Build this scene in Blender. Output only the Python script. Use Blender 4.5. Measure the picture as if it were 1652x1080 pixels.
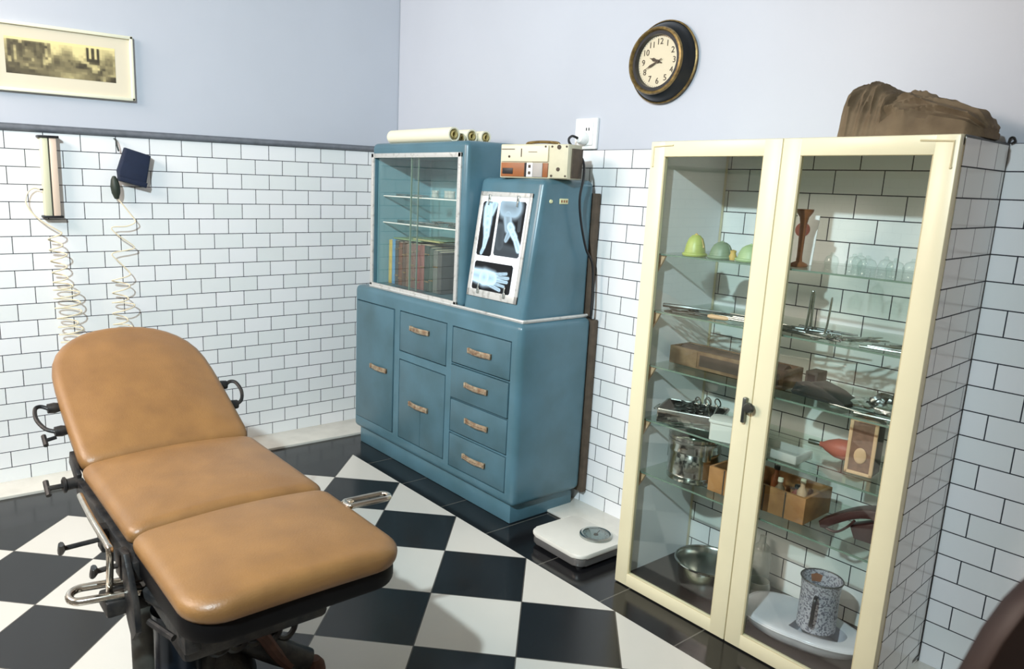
import bpy, bmesh, math, random
from mathutils import Vector, Matrix
random.seed(7)
S = bpy.context.scene
for o in list(bpy.data.objects): bpy.data.objects.remove(o)
C = S.collection
PI = math.pi

# ---------------------------------------------------------------- camera, world, lights, exposure
cd = bpy.data.cameras.new('camera'); cam = bpy.data.objects.new('camera', cd); C.objects.link(cam); S.camera = cam
cd.sensor_fit = 'HORIZONTAL'; cd.sensor_width = 36.0
cd.lens = 1221.70 / 1652 * 36; cd.shift_x = (826 - 721.07) / 1652; cd.shift_y = (546.34 - 540) / 1652
cd.clip_start = 0.02
R0 = ((0.6003741638, 0.7990217390, 0.0333934736), (0.1815039363, -0.0954749925, -0.9787445259), (-0.7788499114, 0.5936739732, -0.2023463097))
cam.matrix_world = Matrix(((R0[0][0], -R0[1][0], -R0[2][0], 3.79123), (R0[0][1], -R0[1][1], -R0[2][1], -2.47968),
                           (R0[0][2], -R0[1][2], -R0[2][2], 1.42158), (0, 0, 0, 1)))
cd.dof.use_dof = True; cd.dof.focus_distance = 2.9; cd.dof.aperture_fstop = 8.0

w = bpy.data.worlds.new('world'); S.world = w; w.use_nodes = True
w.node_tree.nodes['Background'].inputs[0].default_value = (1.0, 0.93, 0.85, 1); w.node_tree.nodes['Background'].inputs[1].default_value = 0.3

def lamp(name, kind, loc, aim, power, col, **k):
    l = bpy.data.lights.new(name, kind); l.energy = power; l.color = col
    for a, b in k.items(): setattr(l, a, b)
    o = bpy.data.objects.new(name, l); C.objects.link(o); o.location = loc
    o.rotation_euler = (Vector(aim) - Vector(loc)).to_track_quat('-Z', 'Y').to_euler(); return o
lamp('spot_lamp', 'SPOT', (3.33, -3.4, 2.7), (0.65, -0.55, 0.70), 240, (0.76, 0.92, 1.0), spot_size=math.radians(92), spot_blend=0.9, shadow_soft_size=0.045)
lamp('warm_fill', 'AREA', (1.0, -3.7, 2.9), (1.0, -0.7, 0.7), 68, (1.0, 0.84, 0.74), shape='RECTANGLE', size=1.6, size_y=1.4)  # area light added as warm fill to lift the shadows, no known fixture

S.cycles.transparent_max_bounces = 40
vs = S.view_settings; vs.view_transform = 'Standard'; vs.look = 'None'; vs.gamma = 1.0; vs.use_curve_mapping = False
vs.exposure = 1.2

# ---------------------------------------------------------------- materials
def lin(c):
    return tuple(((x / 255) / 12.92 if x <= 10.3 else (((x / 255) + .055) / 1.055) ** 2.4) for x in c) + (1.0,)
MATS = {}
def mat(name, col, rough=.5, metal=0.0, var=0.0, scale=8.0, bump=0.0, bscale=60.0, coat=0.0, emit=0.0, col2=None, det=4.0, spec=.5, lo=.35, hi=.7):
    m = bpy.data.materials.new(name); m.use_nodes = True; nt = m.node_tree; b = nt.nodes['Principled BSDF']
    b.inputs['Base Color'].default_value = lin(col); b.inputs['Roughness'].default_value = rough; b.inputs['Metallic'].default_value = metal
    b.inputs['Coat Weight'].default_value = coat; b.inputs['Coat Roughness'].default_value = .08
    b.inputs['Specular IOR Level'].default_value = spec
    if emit: b.inputs['Emission Color'].default_value = lin(col); b.inputs['Emission Strength'].default_value = emit
    tc = nt.nodes.new('ShaderNodeTexCoord')
    if var or col2:
        n = nt.nodes.new('ShaderNodeTexNoise'); n.inputs['Scale'].default_value = scale; n.inputs['Detail'].default_value = det
        nt.links.new(tc.outputs['Object'], n.inputs['Vector'])
        r = nt.nodes.new('ShaderNodeValToRGB'); r.color_ramp.elements[0].position = lo; r.color_ramp.elements[1].position = hi
        c1 = lin(col); c2 = lin(col2) if col2 else tuple(x * (1 - var) for x in c1[:3]) + (1,)
        r.color_ramp.elements[0].color = c1; r.color_ramp.elements[1].color = c2
        nt.links.new(n.outputs['Fac'], r.inputs['Fac']); nt.links.new(r.outputs['Color'], b.inputs['Base Color'])
    if bump:
        n = nt.nodes.new('ShaderNodeTexNoise'); n.inputs['Scale'].default_value = bscale; n.inputs['Detail'].default_value = 3
        nt.links.new(tc.outputs['Object'], n.inputs['Vector'])
        bp = nt.nodes.new('ShaderNodeBump'); bp.inputs['Strength'].default_value = bump; bp.inputs['Distance'].default_value = .004
        nt.links.new(n.outputs['Fac'], bp.inputs['Height']); nt.links.new(bp.outputs['Normal'], b.inputs['Normal'])
    return m
def math_node(nt, op, a, b=None, c=None):
    n = nt.nodes.new('ShaderNodeMath'); n.operation = op
    for i, v in enumerate((a, b, c)):
        if v is None: continue
        if isinstance(v, (int, float)): n.inputs[i].default_value = v
        else: nt.links.new(v, n.inputs[i])
    return n.outputs[0]
def tile_mat(name, axis, off, sign=1.0):
    """glazed subway tiles; axis 0: runs along x, 1: runs along y"""
    m = bpy.data.materials.new(name); m.use_nodes = True; nt = m.node_tree; b = nt.nodes['Principled BSDF']
    tc = nt.nodes.new('ShaderNodeTexCoord'); sp = nt.nodes.new('ShaderNodeSeparateXYZ'); nt.links.new(tc.outputs['Object'], sp.inputs[0])
    u = math_node(nt, 'MULTIPLY_ADD', sp.outputs[axis], sign, 30.0 - off)
    cb = nt.nodes.new('ShaderNodeCombineXYZ'); nt.links.new(u, cb.inputs[0]); nt.links.new(sp.outputs[2], cb.inputs[1])
    br = nt.nodes.new('ShaderNodeTexBrick'); nt.links.new(cb.outputs[0], br.inputs['Vector'])
    br.offset = .5; br.offset_frequency = 2
    br.inputs['Scale'].default_value = 1; br.inputs['Brick Width'].default_value = .15; br.inputs['Row Height'].default_value = .075
    br.inputs['Mortar Size'].default_value = .0017; br.inputs['Mortar Smooth'].default_value = 0.0; br.inputs['Bias'].default_value = 0
    br.inputs['Color1'].default_value = lin((240, 241, 242)); br.inputs['Color2'].default_value = lin((231, 235, 234)); br.inputs['Mortar'].default_value = lin((44, 46, 54))
    nt.links.new(br.outputs['Color'], b.inputs['Base Color'])
    nt.links.new(math_node(nt, 'MULTIPLY_ADD', br.outputs['Fac'], .7, .16), b.inputs['Roughness'])
    n = nt.nodes.new('ShaderNodeTexNoise'); n.inputs['Scale'].default_value = 7; nt.links.new(tc.outputs['Object'], n.inputs['Vector'])
    h = math_node(nt, 'SUBTRACT', math_node(nt, 'MULTIPLY', n.outputs['Fac'], .6), br.outputs['Fac'])
    bp = nt.nodes.new('ShaderNodeBump'); bp.inputs['Strength'].default_value = .5; bp.inputs['Distance'].default_value = .0016
    nt.links.new(h, bp.inputs['Height']); nt.links.new(bp.outputs['Normal'], b.inputs['Normal'])
    return m
def glass_mat(name, tint=(250, 253, 251), refl=1.0, rough=0.0):
    m = bpy.data.materials.new(name); m.use_nodes = True; nt = m.node_tree
    nt.nodes.remove(nt.nodes['Principled BSDF']); out = nt.nodes['Material Output']
    t = nt.nodes.new('ShaderNodeBsdfTransparent'); t.inputs[0].default_value = lin(tint)
    g = nt.nodes.new('ShaderNodeBsdfGlossy'); g.inputs['Roughness'].default_value = rough
    f = nt.nodes.new('ShaderNodeFresnel'); nt.links.new(math_node(nt, 'MULTIPLY_ADD', nt.nodes.new('ShaderNodeNewGeometry').outputs['Backfacing'], 1 / 1.5 - 1.5, 1.5), f.inputs[0])
    mx = nt.nodes.new('ShaderNodeMixShader'); nt.links.new(math_node(nt, 'MULTIPLY', f.outputs[0], refl), mx.inputs[0])
    nt.links.new(t.outputs[0], mx.inputs[1]); nt.links.new(g.outputs[0], mx.inputs[2]); nt.links.new(mx.outputs[0], out.inputs['Surface'])
    return m
def milky_mat(name):
    m = bpy.data.materials.new(name); m.use_nodes = True; nt = m.node_tree; b = nt.nodes['Principled BSDF']; out = nt.nodes['Material Output']
    b.inputs['Base Color'].default_value = lin((218, 222, 216)); b.inputs['Roughness'].default_value = .12
    t = nt.nodes.new('ShaderNodeBsdfTransparent'); mx = nt.nodes.new('ShaderNodeMixShader'); mx.inputs[0].default_value = .42
    nt.links.new(t.outputs[0], mx.inputs[1]); nt.links.new(b.outputs[0], mx.inputs[2]); nt.links.new(mx.outputs[0], out.inputs['Surface'])
    return m
def attr_mat(name, rough=.6, emit=0.0):
    m = bpy.data.materials.new(name); m.use_nodes = True; nt = m.node_tree; b = nt.nodes['Principled BSDF']
    a = nt.nodes.new('ShaderNodeVertexColor'); a.layer_name = 'ink'
    nt.links.new(a.outputs['Color'], b.inputs['Base Color']); b.inputs['Roughness'].default_value = rough
    if emit: nt.links.new(a.outputs['Color'], b.inputs['Emission Color']); b.inputs['Emission Strength'].default_value = emit
    return m
def checker_mat():
    m = bpy.data.materials.new('checkered_floor'); m.use_nodes = True; nt = m.node_tree; b = nt.nodes['Principled BSDF']
    tc = nt.nodes.new('ShaderNodeTexCoord'); sp = nt.nodes.new('ShaderNodeSeparateXYZ'); nt.links.new(tc.outputs['Object'], sp.inputs[0])
    X = math_node(nt, 'MULTIPLY_ADD', sp.outputs[0], 1 / .446, -.724 / .446); Y = math_node(nt, 'MULTIPLY_ADD', sp.outputs[1], 1 / .456, .568 / .456)
    a = math_node(nt, 'ADD', math_node(nt, 'ADD', X, Y), 40.5); d = math_node(nt, 'ADD', math_node(nt, 'SUBTRACT', X, Y), 40.5)
    cb = nt.nodes.new('ShaderNodeCombineXYZ'); nt.links.new(a, cb.inputs[0]); nt.links.new(d, cb.inputs[1]); cb.inputs[2].default_value = .5
    ck = nt.nodes.new('ShaderNodeTexChecker'); ck.inputs['Scale'].default_value = 1; nt.links.new(cb.outputs[0], ck.inputs['Vector'])
    ck.inputs['Color1'].default_value = lin((24, 24, 26)); ck.inputs['Color2'].default_value = lin((213, 210, 201))
    def edge(v):
        f = math_node(nt, 'FRACT', v); return math_node(nt, 'MINIMUM', f, math_node(nt, 'SUBTRACT', 1.0, f))
    g = math_node(nt, 'LESS_THAN', math_node(nt, 'MINIMUM', edge(a), edge(d)), .006)
    n = nt.nodes.new('ShaderNodeTexNoise'); n.inputs['Scale'].default_value = 5; n.inputs['Detail'].default_value = 8; nt.links.new(tc.outputs['Object'], n.inputs['Vector'])
    dirt = nt.nodes.new('ShaderNodeMix'); dirt.data_type = 'RGBA'; dirt.blend_type = 'MULTIPLY'
    nt.links.new(math_node(nt, 'MULTIPLY', n.outputs['Fac'], .16), dirt.inputs[0]); nt.links.new(ck.outputs['Color'], dirt.inputs[6]); dirt.inputs[7].default_value = (.55, .5, .44, 1)
    mx = nt.nodes.new('ShaderNodeMix'); mx.data_type = 'RGBA'; nt.links.new(g, mx.inputs[0]); nt.links.new(dirt.outputs[2], mx.inputs[6]); mx.inputs[7].default_value = lin((84, 80, 74))
    nt.links.new(mx.outputs[2], b.inputs['Base Color'])
    nt.links.new(math_node(nt, 'MULTIPLY_ADD', n.outputs['Fac'], .2, .12), b.inputs['Roughness'])
    return m
def border_mat():
    m = bpy.data.materials.new('black_border_tile'); m.use_nodes = True; nt = m.node_tree; b = nt.nodes['Principled BSDF']
    tc = nt.nodes.new('ShaderNodeTexCoord'); sp = nt.nodes.new('ShaderNodeSeparateXYZ'); nt.links.new(tc.outputs['Object'], sp.inputs[0])
    f = math_node(nt, 'FRACT', math_node(nt, 'MULTIPLY_ADD', sp.outputs[0], 1 / .312, 10 - .655 / .312))
    e = math_node(nt, 'LESS_THAN', math_node(nt, 'MINIMUM', f, math_node(nt, 'SUBTRACT', 1.0, f)), .007)
    mx = nt.nodes.new('ShaderNodeMix'); mx.data_type = 'RGBA'; nt.links.new(e, mx.inputs[0]); mx.inputs[6].default_value = lin((22, 22, 24)); mx.inputs[7].default_value = lin((92, 90, 84))
    nt.links.new(mx.outputs[2], b.inputs['Base Color']); b.inputs['Roughness'].default_value = .16
    return m

M = dict(
 paint=mat('grey_blue_paint', (193, 198, 207), .42, var=.05, scale=1.5, bump=.05, bscale=14),
 ceil=mat('ceiling_paint', (205, 205, 202), .8), warmwall=mat('cream_paint', (205, 194, 176), .7, var=.05),
 tile_l=tile_mat('wall_tile_left', 1, .2682, -1.0), tile_b=tile_mat('wall_tile_back', 0, 1.6556), tile_s=tile_mat('wall_tile_side', 1, .124, -1.0),
 tile_o=tile_mat('wall_tile_far', 1, 0.0, -1.0),
 floor=checker_mat(), border=border_mat(), strip=mat('cream_strip_tile', (222, 219, 208), .25, var=.1, scale=12),
 trim=mat('grey_bead', (112, 117, 124), .3, var=.25, scale=30),
 leather=mat('tan_leather', (143, 104, 60), .40, col2=(124, 89, 52), scale=11, det=10, bump=.16, bscale=220, lo=.3, hi=.75),
 iron=mat('black_iron', (28, 29, 31), .45, metal=.2, spec=.35, col2=(62, 58, 54), scale=28, bump=.3, bscale=90),
 blacktile=mat('plain_black_tile', (24, 24, 26), .16), pan=mat('black_pan', (13, 12, 13), .5, spec=.15), rust=mat('rusty_iron', (86, 54, 40), .8, var=.4, scale=40),
 chrome=mat('chrome', (214, 208, 196), .16, metal=1.0, var=.25, scale=30), steel=mat('steel', (176, 182, 178), .24, metal=1.0),
 dsteel=mat('dull_steel', (120, 126, 124), .32, metal=1.0, var=.3, scale=50), polished=mat('polished_steel', (200, 205, 204), .1, metal=1.0),
 blue=mat('blue_enamel', (82, 119, 134), .3, col2=(69, 102, 112), scale=5, det=7, bump=.05, bscale=30, lo=.35, hi=.75),
 blue_d=mat('blue_enamel_shut', (77, 111, 124), .38, col2=(66, 95, 104), scale=6, det=7), gap=mat('dark_gap', (22, 32, 36), .9),
 teal=mat('pale_teal_lining', (134, 178, 190), .5, var=.06, scale=4), alu=mat('worn_aluminium', (206, 206, 202), .36, metal=.3, col2=(140, 138, 130), scale=40, lo=.55, hi=.85),
 handle=mat('worn_nickel', (200, 186, 160), .36, metal=.6, col2=(150, 112, 84), scale=55), wood_b=mat('raw_backboard', (92, 78, 64), .8, var=.3, scale=30),
 cream=mat('cream_enamel', (233, 224, 188), .33, var=.05, scale=5, bump=.04, bscale=12), creamd=mat('cream_groove', (214, 200, 160), .5),
 whitep=mat('white_panel', (226, 230, 232), .4), bottom=mat('dark_brown_board', (40, 32, 28), .22, var=.3, scale=6), bracket=mat('tan_bracket', (214, 178, 140), .5),
 glass=glass_mat('cabinet_glass', (252, 254, 252), 1.0), shelfg=glass_mat('shelf_glass', (247, 252, 248), 1.0), edge=mat('green_glass_edge', (112, 134, 120), .2),
 clearg=glass_mat('clear_glass', (248, 252, 251), 1.0), frost=milky_mat('milky_glass'),
 black=mat('black_plastic', (22, 22, 24), .45), navy=mat('navy_cloth', (18, 32, 58), .8, var=.2, scale=30, bump=.2, bscale=300), dgreen=mat('dark_green_rubber', (36, 46, 36), .55),
 cord=mat('cream_cord', (226, 214, 184), .55), ivory=mat('ivory_lacquer', (214, 212, 182), .4), pinkwood=mat('pale_pink_lacquer', (222, 200, 180), .45), tube=mat('dark_glass_tube', (66, 68, 60), .2),
 frame=mat('cream_frame', (232, 230, 206), .45), mount=mat('cream_mount', (218, 209, 186), .8), photo=attr_mat('sepia_print', .5),
 clockb=mat('black_lacquer', (24, 27, 30), .3), gold=mat('worn_gold', (152, 128, 78), .4, metal=.6, col2=(96, 76, 46), scale=60), dial=mat('aged_dial', (214, 202, 174), .6), ink=mat('dial_ink', (74, 62, 50), .7),
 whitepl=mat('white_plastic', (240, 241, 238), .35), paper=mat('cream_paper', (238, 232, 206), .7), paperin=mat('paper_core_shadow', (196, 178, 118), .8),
 dev=mat('ivory_casing', (226, 216, 188), .45), devside=mat('beige_metal', (206, 200, 172), .5, var=.1, scale=25), woodf=mat('orange_wood', (160, 96, 52), .45, var=.3, scale=9), grey=mat('grey_panel', (170, 164, 158), .5),
 screen=mat('light_screen', (236, 242, 246), .4, emit=.28), film=attr_mat('xray_film', .35, .12),
 scale_top=mat('white_enamel', (224, 222, 212), .35, var=.06), scale_body=mat('grey_scale_body', (112, 110, 108), .3, metal=.4), dial_glass=glass_mat('dial_glass', (226, 234, 232), 1.4), dialp=mat('grey_dial', (150, 158, 158), .5),
 sack=mat('brown_sackcloth', (118, 101, 78), .85, col2=(94, 78, 58), scale=14, bump=1.0, bscale=28), greenr=mat('yellow_green_rubber', (176, 190, 106), .4, var=.2, scale=30), greyg=mat('grey_green_rubber', (120, 142, 118), .45), yellow=mat('ochre_rubber', (196, 168, 96), .5), palegreen=mat('pale_green_rubber', (160, 186, 140), .45),
 redw=mat('reddish_wood', (150, 92, 52), .5, var=.25, scale=30), card=mat('white_card', (232, 234, 236), .6), reds=mat('red_brown_spot', (150, 82, 66), .6),
 case=mat('worn_wood_case', (128, 108, 82), .65, col2=(92, 72, 54), scale=22), cased=mat('dark_case_side', (74, 66, 58), .6, var=.3, scale=20), blackcl=mat('black_rubber_cloth', (42, 46, 44), .55, bump=.3, bscale=40), foil=mat('crinkled_foil', (190, 194, 190), .22, metal=.9, bump=.6, bscale=40),
 whitebox=mat('milky_plastic', (206, 212, 206), .4), drum=mat('dented_steel', (186, 190, 186), .14, metal=1.0, bump=.5, bscale=18), woodbox=mat('light_wood', (172, 126, 78), .6, col2=(140, 98, 60), scale=20), redr=mat('red_rubber', (186, 106, 88), .5), maroon=mat('maroon_leather', (58, 26, 24), .4, var=.3, scale=20),
 enamel=mat('lilac_white_enamel', (214, 216, 226), .2, var=.05), speck=mat('speckled_enamel', (176, 178, 188), .25, col2=(112, 112, 124), scale=170, det=2, lo=.5, hi=.56), rim=mat('dark_rim', (56, 54, 56), .4), copper=mat('rust_patch', (150, 96, 62), .6),
 prop=mat('dark_brown_prop', (50, 25, 13), .5, var=.3, scale=10), tag=mat('ivory_socket', (222, 222, 176), .4),
)

# ---------------------------------------------------------------- mesh helpers
class MB:
    def __init__(s): s.b = bmesh.new()
    def _xf(s, vs, T):
        if T is not None: bmesh.ops.transform(s.b, matrix=T, verts=vs)
    def box(s, x0, x1, y0, y1, z0, z1, bev=0.0, seg=2, T=None):
        r = bmesh.ops.create_cube(s.b, size=1.0); vs = r['verts']
        for v in vs: v.co = Vector(((x0 + x1) / 2 + v.co.x * (x1 - x0), (y0 + y1) / 2 + v.co.y * (y1 - y0), (z0 + z1) / 2 + v.co.z * (z1 - z0)))
        s._xf(vs, T)
        if bev:
            es = list({e for v in vs for e in v.link_edges}); bmesh.ops.bevel(s.b, geom=es, offset=bev, segments=seg, affect='EDGES', profile=.5)
        return s
    def tube(s, pts, r, n=8, closed=False, caps=True, flat=1.0):
        P = [Vector(p) for p in pts]; N = len(P); rr = r if isinstance(r, (list, tuple)) else [r] * N
        t0 = (P[1] - P[0]).normalized(); up = Vector((0, 0, 1)) if abs(t0.z) < .9 else Vector((1, 0, 0)); nrm = t0.cross(up).normalized(); rings = []
        for i in range(N):
            a = P[(i - 1) % N] if (closed or i) else P[0]; c = P[(i + 1) % N] if (closed or i < N - 1) else P[-1]
            t = (c - a).normalized(); nrm = (nrm - t * nrm.dot(t)).normalized(); bi = t.cross(nrm)
            rings.append([s.b.verts.new(P[i] + (nrm * math.cos(2 * PI * k / n) + bi * flat * math.sin(2 * PI * k / n)) * rr[i]) for k in range(n)])
        for i in range(N if closed else N - 1):
            A, B = rings[i], rings[(i + 1) % N]
            for k in range(n): s.b.faces.new((A[k], A[(k + 1) % n], B[(k + 1) % n], B[k]))
        if caps and not closed:
            s.b.faces.new(rings[0][::-1]); s.b.faces.new(rings[-1])
        return s
    def lathe(s, prof, n=32, T=None):
        rings = []; allv = []
        for (r, z) in prof:
            if r < 1e-6: ring = [s.b.verts.new((0, 0, z))]
            else: ring = [s.b.verts.new((r * math.cos(2 * PI * k / n), r * math.sin(2 * PI * k / n), z)) for k in range(n)]
            rings.append(ring); allv += ring
        for A, B in zip(rings, rings[1:]):
            for k in range(n):
                q = [A[k % len(A)], A[(k + 1) % len(A)], B[(k + 1) % len(B)], B[k % len(B)]]
                u = []
                for v in q:
                    if v not in u: u.append(v)
                if len(u) > 2:
                    try: s.b.faces.new(u)
                    except ValueError: pass
        s._xf(allv, T); return s
    def prism(s, poly, d0, d1, T=None, bev=0.0, seg=2):
        """polygon in local xy, extruded d0..d1 along local z"""
        a = [s.b.verts.new((x, y, d0)) for x, y in poly]; c = [s.b.verts.new((x, y, d1)) for x, y in poly]; n = len(poly)
        fs = [s.b.faces.new(a[::-1]), s.b.faces.new(c)]
        for i in range(n): s.b.faces.new((a[i], a[(i + 1) % n], c[(i + 1) % n], c[i]))
        s._xf(a + c, T)
        if bev:
            es = [e for f in fs for e in f.edges]; bmesh.ops.bevel(s.b, geom=list(set(es)), offset=bev, segments=seg, affect='EDGES', profile=.5)
        return s
    def ball(s, c, r, u=16, v=10, T=None):
        rx, ry, rz = r if isinstance(r, (list, tuple)) else (r, r, r)
        q = bmesh.ops.create_uvsphere(s.b, u_segments=u, v_segments=v, radius=1.0)
        for p in q['verts']: p.co = Vector((c[0] + p.co.x * rx, c[1] + p.co.y * ry, c[2] + p.co.z * rz))
        s._xf(q['verts'], T); return s
    def ring(s, c, R, r, n=24, m=6, nrm=(0, 0, 1), sx=1.0):
        q = Vector(nrm).to_track_quat('Z', 'Y'); c = Vector(c)
        return s.tube([c + q @ Vector((R * sx * math.cos(2 * PI * k / n), R * math.sin(2 * PI * k / n), 0)) for k in range(n)], r, m, closed=True)
ORIG = {}
def link(name, bm, m, parent=None, ang=38):
    b = bm.b if isinstance(bm, MB) else bm
    bmesh.ops.recalc_face_normals(b, faces=b.faces)
    o3 = ORIG.get(parent.name, Vector()) if parent else Vector()
    if o3.length: bmesh.ops.translate(b, verts=b.verts, vec=-o3)
    me = bpy.data.meshes.new(name); b.to_mesh(me); b.free()
    for p in me.polygons: p.use_smooth = True
    me.set_sharp_from_angle(angle=math.radians(ang))
    me.materials.append(m if isinstance(m, bpy.types.Material) else M[m])
    o = bpy.data.objects.new(name, me); C.objects.link(o)
    if parent: o.parent = parent; ORIG[o.name] = o3
    return o
def thing(name, label, cat, loc=(0, 0, 0), group=None, local=False, rz=0.0):
    """Empty at the thing's base; its parts are built in world coordinates (local=True: in the thing's own)"""
    o = bpy.data.objects.new(name, None); o.empty_display_size = .05; C.objects.link(o); o.location = loc; o.rotation_euler.z = rz
    o['label'] = label; o['category'] = cat
    if group: o['group'] = group
    ORIG[o.name] = Vector() if local else Vector(loc)
    return o
def solo(name, bm, m, label, cat, loc=(0, 0, 0), group=None, rot=None):
    o = link(name, bm, m); o.location = loc
    if rot: o.rotation_euler = rot
    o['label'] = label; o['category'] = cat
    if group: o['group'] = group
    return o
def struct(name, bm, m):
    o = link(name, bm, m); o['kind'] = 'structure'; return o
def cut(bm, boxes):
    def tmp(b):
        me = bpy.data.meshes.new('t'); b.to_mesh(me); o = bpy.data.objects.new('t', me); C.objects.link(o); return o
    bmesh.ops.recalc_face_normals(bm.b, faces=bm.b.faces); A = tmp(bm.b)
    cb = MB()
    for q in boxes: cb.box(*q)
    bmesh.ops.recalc_face_normals(cb.b, faces=cb.b.faces); B = tmp(cb.b)
    md = A.modifiers.new('b', 'BOOLEAN'); md.object = B; md.operation = 'DIFFERENCE'; md.solver = 'EXACT'
    bpy.context.view_layer.update()
    dg = bpy.context.evaluated_depsgraph_get(); me = bpy.data.meshes.new_from_object(A.evaluated_get(dg))
    r = MB(); r.b.from_mesh(me); bpy.data.meshes.remove(me); bm.b.free(); cb.b.free()
    for o in (A, B):
        d = o.data; bpy.data.objects.remove(o); bpy.data.meshes.remove(d)
    return r
def rrect(w, h, r, n=6, cx=0, cy=0):
    out = []
    for (sx, sy, a0) in ((1, 1, 0), (-1, 1, 90), (-1, -1, 180), (1, -1, 270)):
        for k in range(n + 1):
            a = math.radians(a0 + 90 * k / n); out.append((cx + sx * (w / 2 - r) + r * math.cos(a), cy + sy * (h / 2 - r) + r * math.sin(a)))
    return out
def frame_of(o, ex, ez):
    """matrix whose local x=ex, z=ez, y=z cross x, origin o"""
    ex = Vector(ex).normalized(); ez = Vector(ez).normalized(); ey = ez.cross(ex)
    return Matrix(((ex.x, ey.x, ez.x, o[0]), (ex.y, ey.y, ez.y, o[1]), (ex.z, ey.z, ez.z, o[2]), (0, 0, 0, 1)))
def smooth_path(pts, k=6):
    P = [Vector(p) for p in pts]; out = []
    for i in range(len(P) - 1):
        a, b, c, d = P[max(i - 1, 0)], P[i], P[i + 1], P[min(i + 2, len(P) - 1)]
        for j in range(k):
            t = j / k; out.append(.5 * ((2 * b) + (c - a) * t + (2 * a - 5 * b + 4 * c - d) * t * t + (3 * b - a - 3 * c + d) * t ** 3))
    return out + [P[-1]]
def ink_grid(nx, ny, W, H, fn, T):
    """flat sheet nx by ny cells in local xy, colour per cell from fn(u, v) with v up"""
    bm = MB(); b = bm.b; lay = b.loops.layers.float_color.new('ink')
    vs = [[b.verts.new(T @ Vector((W * i / nx, H * j / ny, 0))) for i in range(nx + 1)] for j in range(ny + 1)]
    for j in range(ny):
        for i in range(nx):
            f = b.faces.new((vs[j][i], vs[j][i + 1], vs[j + 1][i + 1], vs[j + 1][i]))
            c = fn((i + .5) / nx, (j + .5) / ny)
            if c is None: b.faces.remove(f); continue
            for l in f.loops: l[lay] = lin(c)
    for v in [v for v in b.verts if not v.link_faces]: b.verts.remove(v)
    return bm

# ---------------------------------------------------------------- the room
WX, WY, WH = 5.2, -5.2, 3.0
def wall(name, boxes, mats):
    bm = MB(); cnt = []
    for q in boxes: bm.box(*q); cnt.append(len(bm.b.faces))
    o = struct(name, bm, mats[0]); o.data.materials.append(M[mats[1]])
    for i, p in enumerate(o.data.polygons): p.material_index = 0 if i < cnt[0] else 1
    return o
DZ = 1.575
wall('wall_left', [(-.1, 0, WY, .1, -.05, DZ), (-.1, -.004, WY, .1, DZ, WH)], ('tile_l', 'paint'))
wall('wall_back', [(0, WX, 0, .1, -.05, DZ), (0, WX, .004, .1, DZ, WH)], ('tile_b', 'paint'))
wall('wall_right', [(WX, WX + .1, WY, 0, -.05, DZ), (WX + .004, WX + .1, WY, 0, DZ, WH)], ('tile_o', 'warmwall'))
wall('wall_front', [(0, WX, WY - .1, WY, -.05, DZ), (0, WX, WY - .1, WY - .004, DZ, WH)], ('tile_b', 'warmwall'))
struct('ceiling', MB().box(-.1, WX + .1, WY - .1, .1, WH, WH + .08), 'ceil')
bm = MB(); b = bm.b
def quad(*p): return b.faces.new([b.verts.new((x, y, 0)) for x, y in p])
quad((.5, WY), (WX, WY), (WX, -.568), (.5, -.568)); quad((0, WY), (.5, WY), (.5, 0), (0, 0)); quad((.5, -.568), (WX, -.568), (WX, 0), (.5, 0))
bmesh.ops.remove_doubles(b, verts=b.verts, dist=1e-5)
o = struct('floor', bm, 'floor'); o.data.materials.append(M['blacktile']); o.data.materials.append(M['border'])
for i, p in enumerate(o.data.polygons): p.material_index = i
bm = MB(); bm.prism([(0, WY), (.16, WY), (.183, -2.2), (.237, -.42), (.24, -.2), (0, -.2)], 0, .012, bev=.004)
struct('trim_1', bm, 'strip')
bm = MB(); bm.box(0, WX, -.2, 0, 0, .012, bev=.004); struct('trim_2', bm, 'strip')
bm = MB(); bm.tube([(.002, WY, 1.588), (.002, -.02, 1.588)], .013, 10); bm.box(0, .008, WY, 0, 1.575, 1.606, bev=.002); struct('trim_3', bm, 'trim')

# ---------------------------------------------------------------- framed picture
pic = thing('framed_picture', 'wide sepia photograph in a cream frame high on the left wall', 'picture', (0.0, -1.75, 1.738))
Y0, Y1, Z0, Z1 = -2.045, -1.452, 1.737, 2.018
bm = MB()
for q in ((0, .022, Y0, Y1, Z0, Z0 + .014), (0, .022, Y0, Y1, Z1 - .014, Z1), (0, .022, Y0, Y0 + .014, Z0, Z1), (0, .022, Y1 - .014, Y1, Z0, Z1)): bm.box(*q, bev=.003)
link('frame', bm, 'frame', pic)
link('mount', MB().box(0, .010, Y0 + .01, Y1 - .01, Z0 + .01, Z1 - .01), 'mount', pic)
ROOM = ["gghhhhhhhhhhhhhhhggggggggggggggggggggggg", "c4534c53344535b7fffeedeefffff1f1f1edddee", "b434435244464437fefebccdfffff1f1f1edcbbe", "a35a4346554654a6efeda99affffe1f2f1ecaa9b",
        "925c4359753554b7ceca8779dfedf1f1f2db8789", "a34a5457774547d9a7789889aceeb2222199787a", "835b64777764496e85578857787cdd5433a8676b", "7b5c66445b765bdc7446677575332bcdda779889",
        "5c48776677775ca6655667776322346ede537779", "4444378a55664745667776677777765bb538867a", "35544655888776566888777778899665544789bb", "333444443356666777799aa99a987766568a7532", "22333444444455566779aabb99887776437b5422"]
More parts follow.
